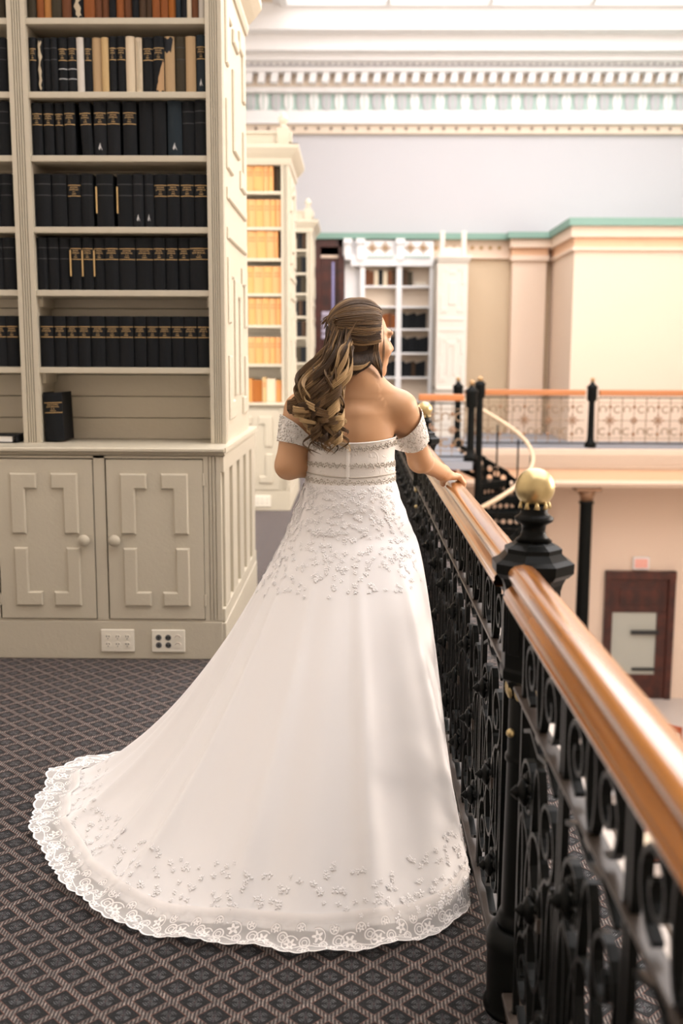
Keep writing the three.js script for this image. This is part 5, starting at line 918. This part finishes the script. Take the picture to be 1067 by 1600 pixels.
  // hair below the twist: hangs down the nape on the right side of the head, tips falling to the front
  for (let i = 0; i < 950; i++) {
    const q = r(), f0 = 0.004 - 0.103 * q, s0 = surf(0.09 - 0.05 * q * q, 0.035 + 0.06 * q - 0.05 * r(), f0, 1.015), p0 = fromHead(...s0);
    const x2 = 0.078 - 0.115 * q + 0.008 * (r() - 0.5), z2 = -3.190 + 0.026 * Math.sin(Math.min(1, q * 1.3) * Math.PI * 0.5) + 0.012 * r();
    const tip = 1.497 + 0.035 * q + 0.018 * r() * (q > 0.15 ? 1 : 0.4);
    const cv = new THREE.CatmullRomCurve3([p0, fromHead(0.085 - 0.04 * q, -0.028, f0 * 0.9), [x2 - (q > 0.22 ? 0.02 * q : 0), 1.540, z2], q > 0.22 ? [x2 - 0.05 - 0.05 * q + 0.02 * r(), 1.515 - 0.05 * q + 0.012 * r(), z2 + 0.012] : [0.082 - 0.05 * q + 0.004 * r(), 1.492 + 0.12 * q + 0.01 * r(), z2 - 0.016]].map((v) => new THREE.Vector3(...v)));
    const c = jit(tone(q < 0.16 ? 0.45 * r() + 0.15 : 0.03 + 0.16 * r()), 0.4); strand(cv.getPoints(14).map((v) => [v.x, v.y, v.z]), 0.0014, c, mix(c, tone(0.35), 0.25));
  }
  // the nape, dark, sweeping left into the curls
  for (let i = 0; i < 360; i++) {
    const q = r(), s0 = surf(0.05 - 0.11 * q, 0.05 - 0.07 * r(), -0.1, 1.0), p0 = fromHead(...s0);
    const ex = -0.15 + 0.10 * r(), cv = new THREE.CatmullRomCurve3([new THREE.Vector3(...p0), new THREE.Vector3(p0[0] * 0.7 - 0.018, 1.575, -3.158 + 0.02 * r()), new THREE.Vector3(ex * 0.75, 1.50, -3.138 + 0.02 * r()), new THREE.Vector3(ex, 1.37 + 0.07 * r(), -3.13 + 0.012 * r())]);
    const c = jit(tone(0.03 + 0.2 * r()), 0.4); strand(cv.getPoints(16).map((v) => [v.x, v.y, v.z]), 0.0018, c, c);
  }
  // curled locks
  const N = 58;
  for (let i = 0; i < N; i++) {
    const lat = (i * 0.618 + 0.13) % 1, dep = r(), fallen = i % 3 !== 2;               // lateral place in the fall, depth layer
    const y1 = fallen ? 1.262 + 0.11 * r() : 1.36 + 0.09 * r();
    const sx = -0.078 + 0.075 * lat, sy = 1.662 - 0.06 * r() - 0.02 * lat;
    const x1 = fallen ? -0.150 + 0.092 * lat : -0.178 + 0.05 * lat, xm = fallen ? -0.125 + 0.10 * lat : -0.158 + 0.09 * lat;
    const zB = -3.126 + 0.036 * dep;
    const cv = new THREE.CatmullRomCurve3([[sx, sy, -3.160 + 0.014 * dep], [sx * 0.7 + xm * 0.3, 1.585, -3.142 + 0.022 * dep], [xm, 1.50, zB], [(xm + x1) / 2 - (fallen ? 0.012 : 0.016), 1.42, zB], [x1 + (fallen ? 0.010 : 0), (1.42 + y1) / 2 - 0.01, zB], [x1 + (fallen ? 0.026 : 0.0), y1, zB + 0.006]].map((v) => new THREE.Vector3(...v)));
    const turns = 2.2 + 1.3 * r(), ph = r() * 6.28, dir = r() < 0.5 ? 1 : -1, tn = Math.pow(r(), 1.25), width = 0.010 + 0.004 * r(), amp = 0.017 + 0.010 * r();
    const curve = cv.getPoints(60);
    for (let s = 0; s < 24; s++) {
      const off = (s / 23 - 0.5) * 2, pts = [], a = off * width, jx = (r() - 0.5) * 0.002, jz = (r() - 0.5) * 0.003, cut = 60 - Math.floor(r() * 5), lag = off * 0.22;
      for (let k = 0; k <= cut; k++) {
        const t = k / 60, p = curve[k], e = Math.min(1, Math.max(0, (t - 0.14) / 0.34)), w = ph + lag + dir * turns * 2 * Math.PI * t * (0.55 + 0.45 * t), am = amp * e, sp = a * (1 - 0.6 * Math.max(0, t - 0.7) / 0.3);
        pts.push([p.x + Math.cos(w) * am + jx, p.y + sp * (0.35 + e * 0.65), p.z + Math.max(-0.006, Math.sin(w) * am * 0.85) + jz]);
      }
      const c = jit(tone(Math.min(1, 0.12 + 0.62 * tn * (0.7 + 0.5 * r()))), 0.4), e = jit(tone(Math.min(1, 0.28 + 0.8 * tn)), 0.35); strand(pts, 0.00135, c, e);
    }
  }
  // one pale ringlet lying across the nape
  for (let s = 0; s < 16; s++) { const a = (s / 15 - 0.5) * 0.012, pts = []; const cv = new THREE.CatmullRomCurve3([[0.0, 1.66 + a, -3.158], [-0.028, 1.61, -3.14], [-0.036, 1.56 + a * 0.4, -3.128], [-0.016, 1.528 + a, -3.125], [0.02, 1.528 + a, -3.135], [0.042, 1.54 + a, -3.155]].map((v) => new THREE.Vector3(v[0] + a * 0.7, v[1], v[2]))); const c = jit(tone(0.82), 0.3); strand(cv.getPoints(26).map((v) => [v.x, v.y, v.z]), 0.0017, jit(tone(0.45)), c); }
  // loose face-framing wisps
  for (let i = 0; i < 5; i++) { const s0 = surf(0.085, 0.06 * r(), 0.03, 1.0), p0 = fromHead(...s0), p1 = fromHead(0.078, -0.03 - 0.03 * r(), 0.02 + 0.02 * r()), p2 = fromHead(0.07, -0.09 - 0.03 * r(), 0.01 + 0.02 * r()); const cv = new THREE.CatmullRomCurve3([p0, p1, p2].map((v) => new THREE.Vector3(...v))); const c = jit(tone(0.45), 0.4); strand(cv.getPoints(10).map((v) => [v.x, v.y, v.z]), 0.0007, c, c); }
  const g = new THREE.BufferGeometry(); g.setAttribute('position', new THREE.Float32BufferAttribute(pos, 3)); g.setAttribute('normal', new THREE.Float32BufferAttribute(nor, 3)); g.setAttribute('color', new THREE.Float32BufferAttribute(col, 3)); g.setIndex(idx);
  const hair = new THREE.Group(); hair.name = 'hair'; bride.add(hair);
  const locks = obj('hair_locks', toBride(g), mat([1, 1, 1], 0.45, { vertexColors: true, specularIntensity: 0.5 }), hair);
  // dark mass under the strands
  const under = nets((x, y, z) => {
    const [a, b, c] = toHead(x, y, z); let d = sdEll(a, b, c, HO, [0.084, 0.099, 0.102]);
    d = Math.max(d, c - (0.045 + 0.25 * (b - 0.0)) , c - 0.062, -0.085 - b);
    if (a > 0) d = Math.max(d, c - (-0.004 + 0.55 * Math.max(0, b)));
    d = smin(d, sdCap(x, y, z, [-0.04, 1.585, -3.180], [-0.088, 1.46, -3.143], 0.026, 0.034), 0.02);
    d = smin(d, sdCap(x, y, z, [-0.085, 1.46, -3.143], [-0.095, 1.34, -3.132], 0.036, 0.022), 0.03);
    return d;
  }, [-0.19, 1.29, -3.40], [0.17, 1.76, -3.07], 0.006);
  obj('hair_mass', toBride(under), mat(MD, 0.6, { specularIntensity: 0.5 }), hair);
}
renderer.render(scene, camera);
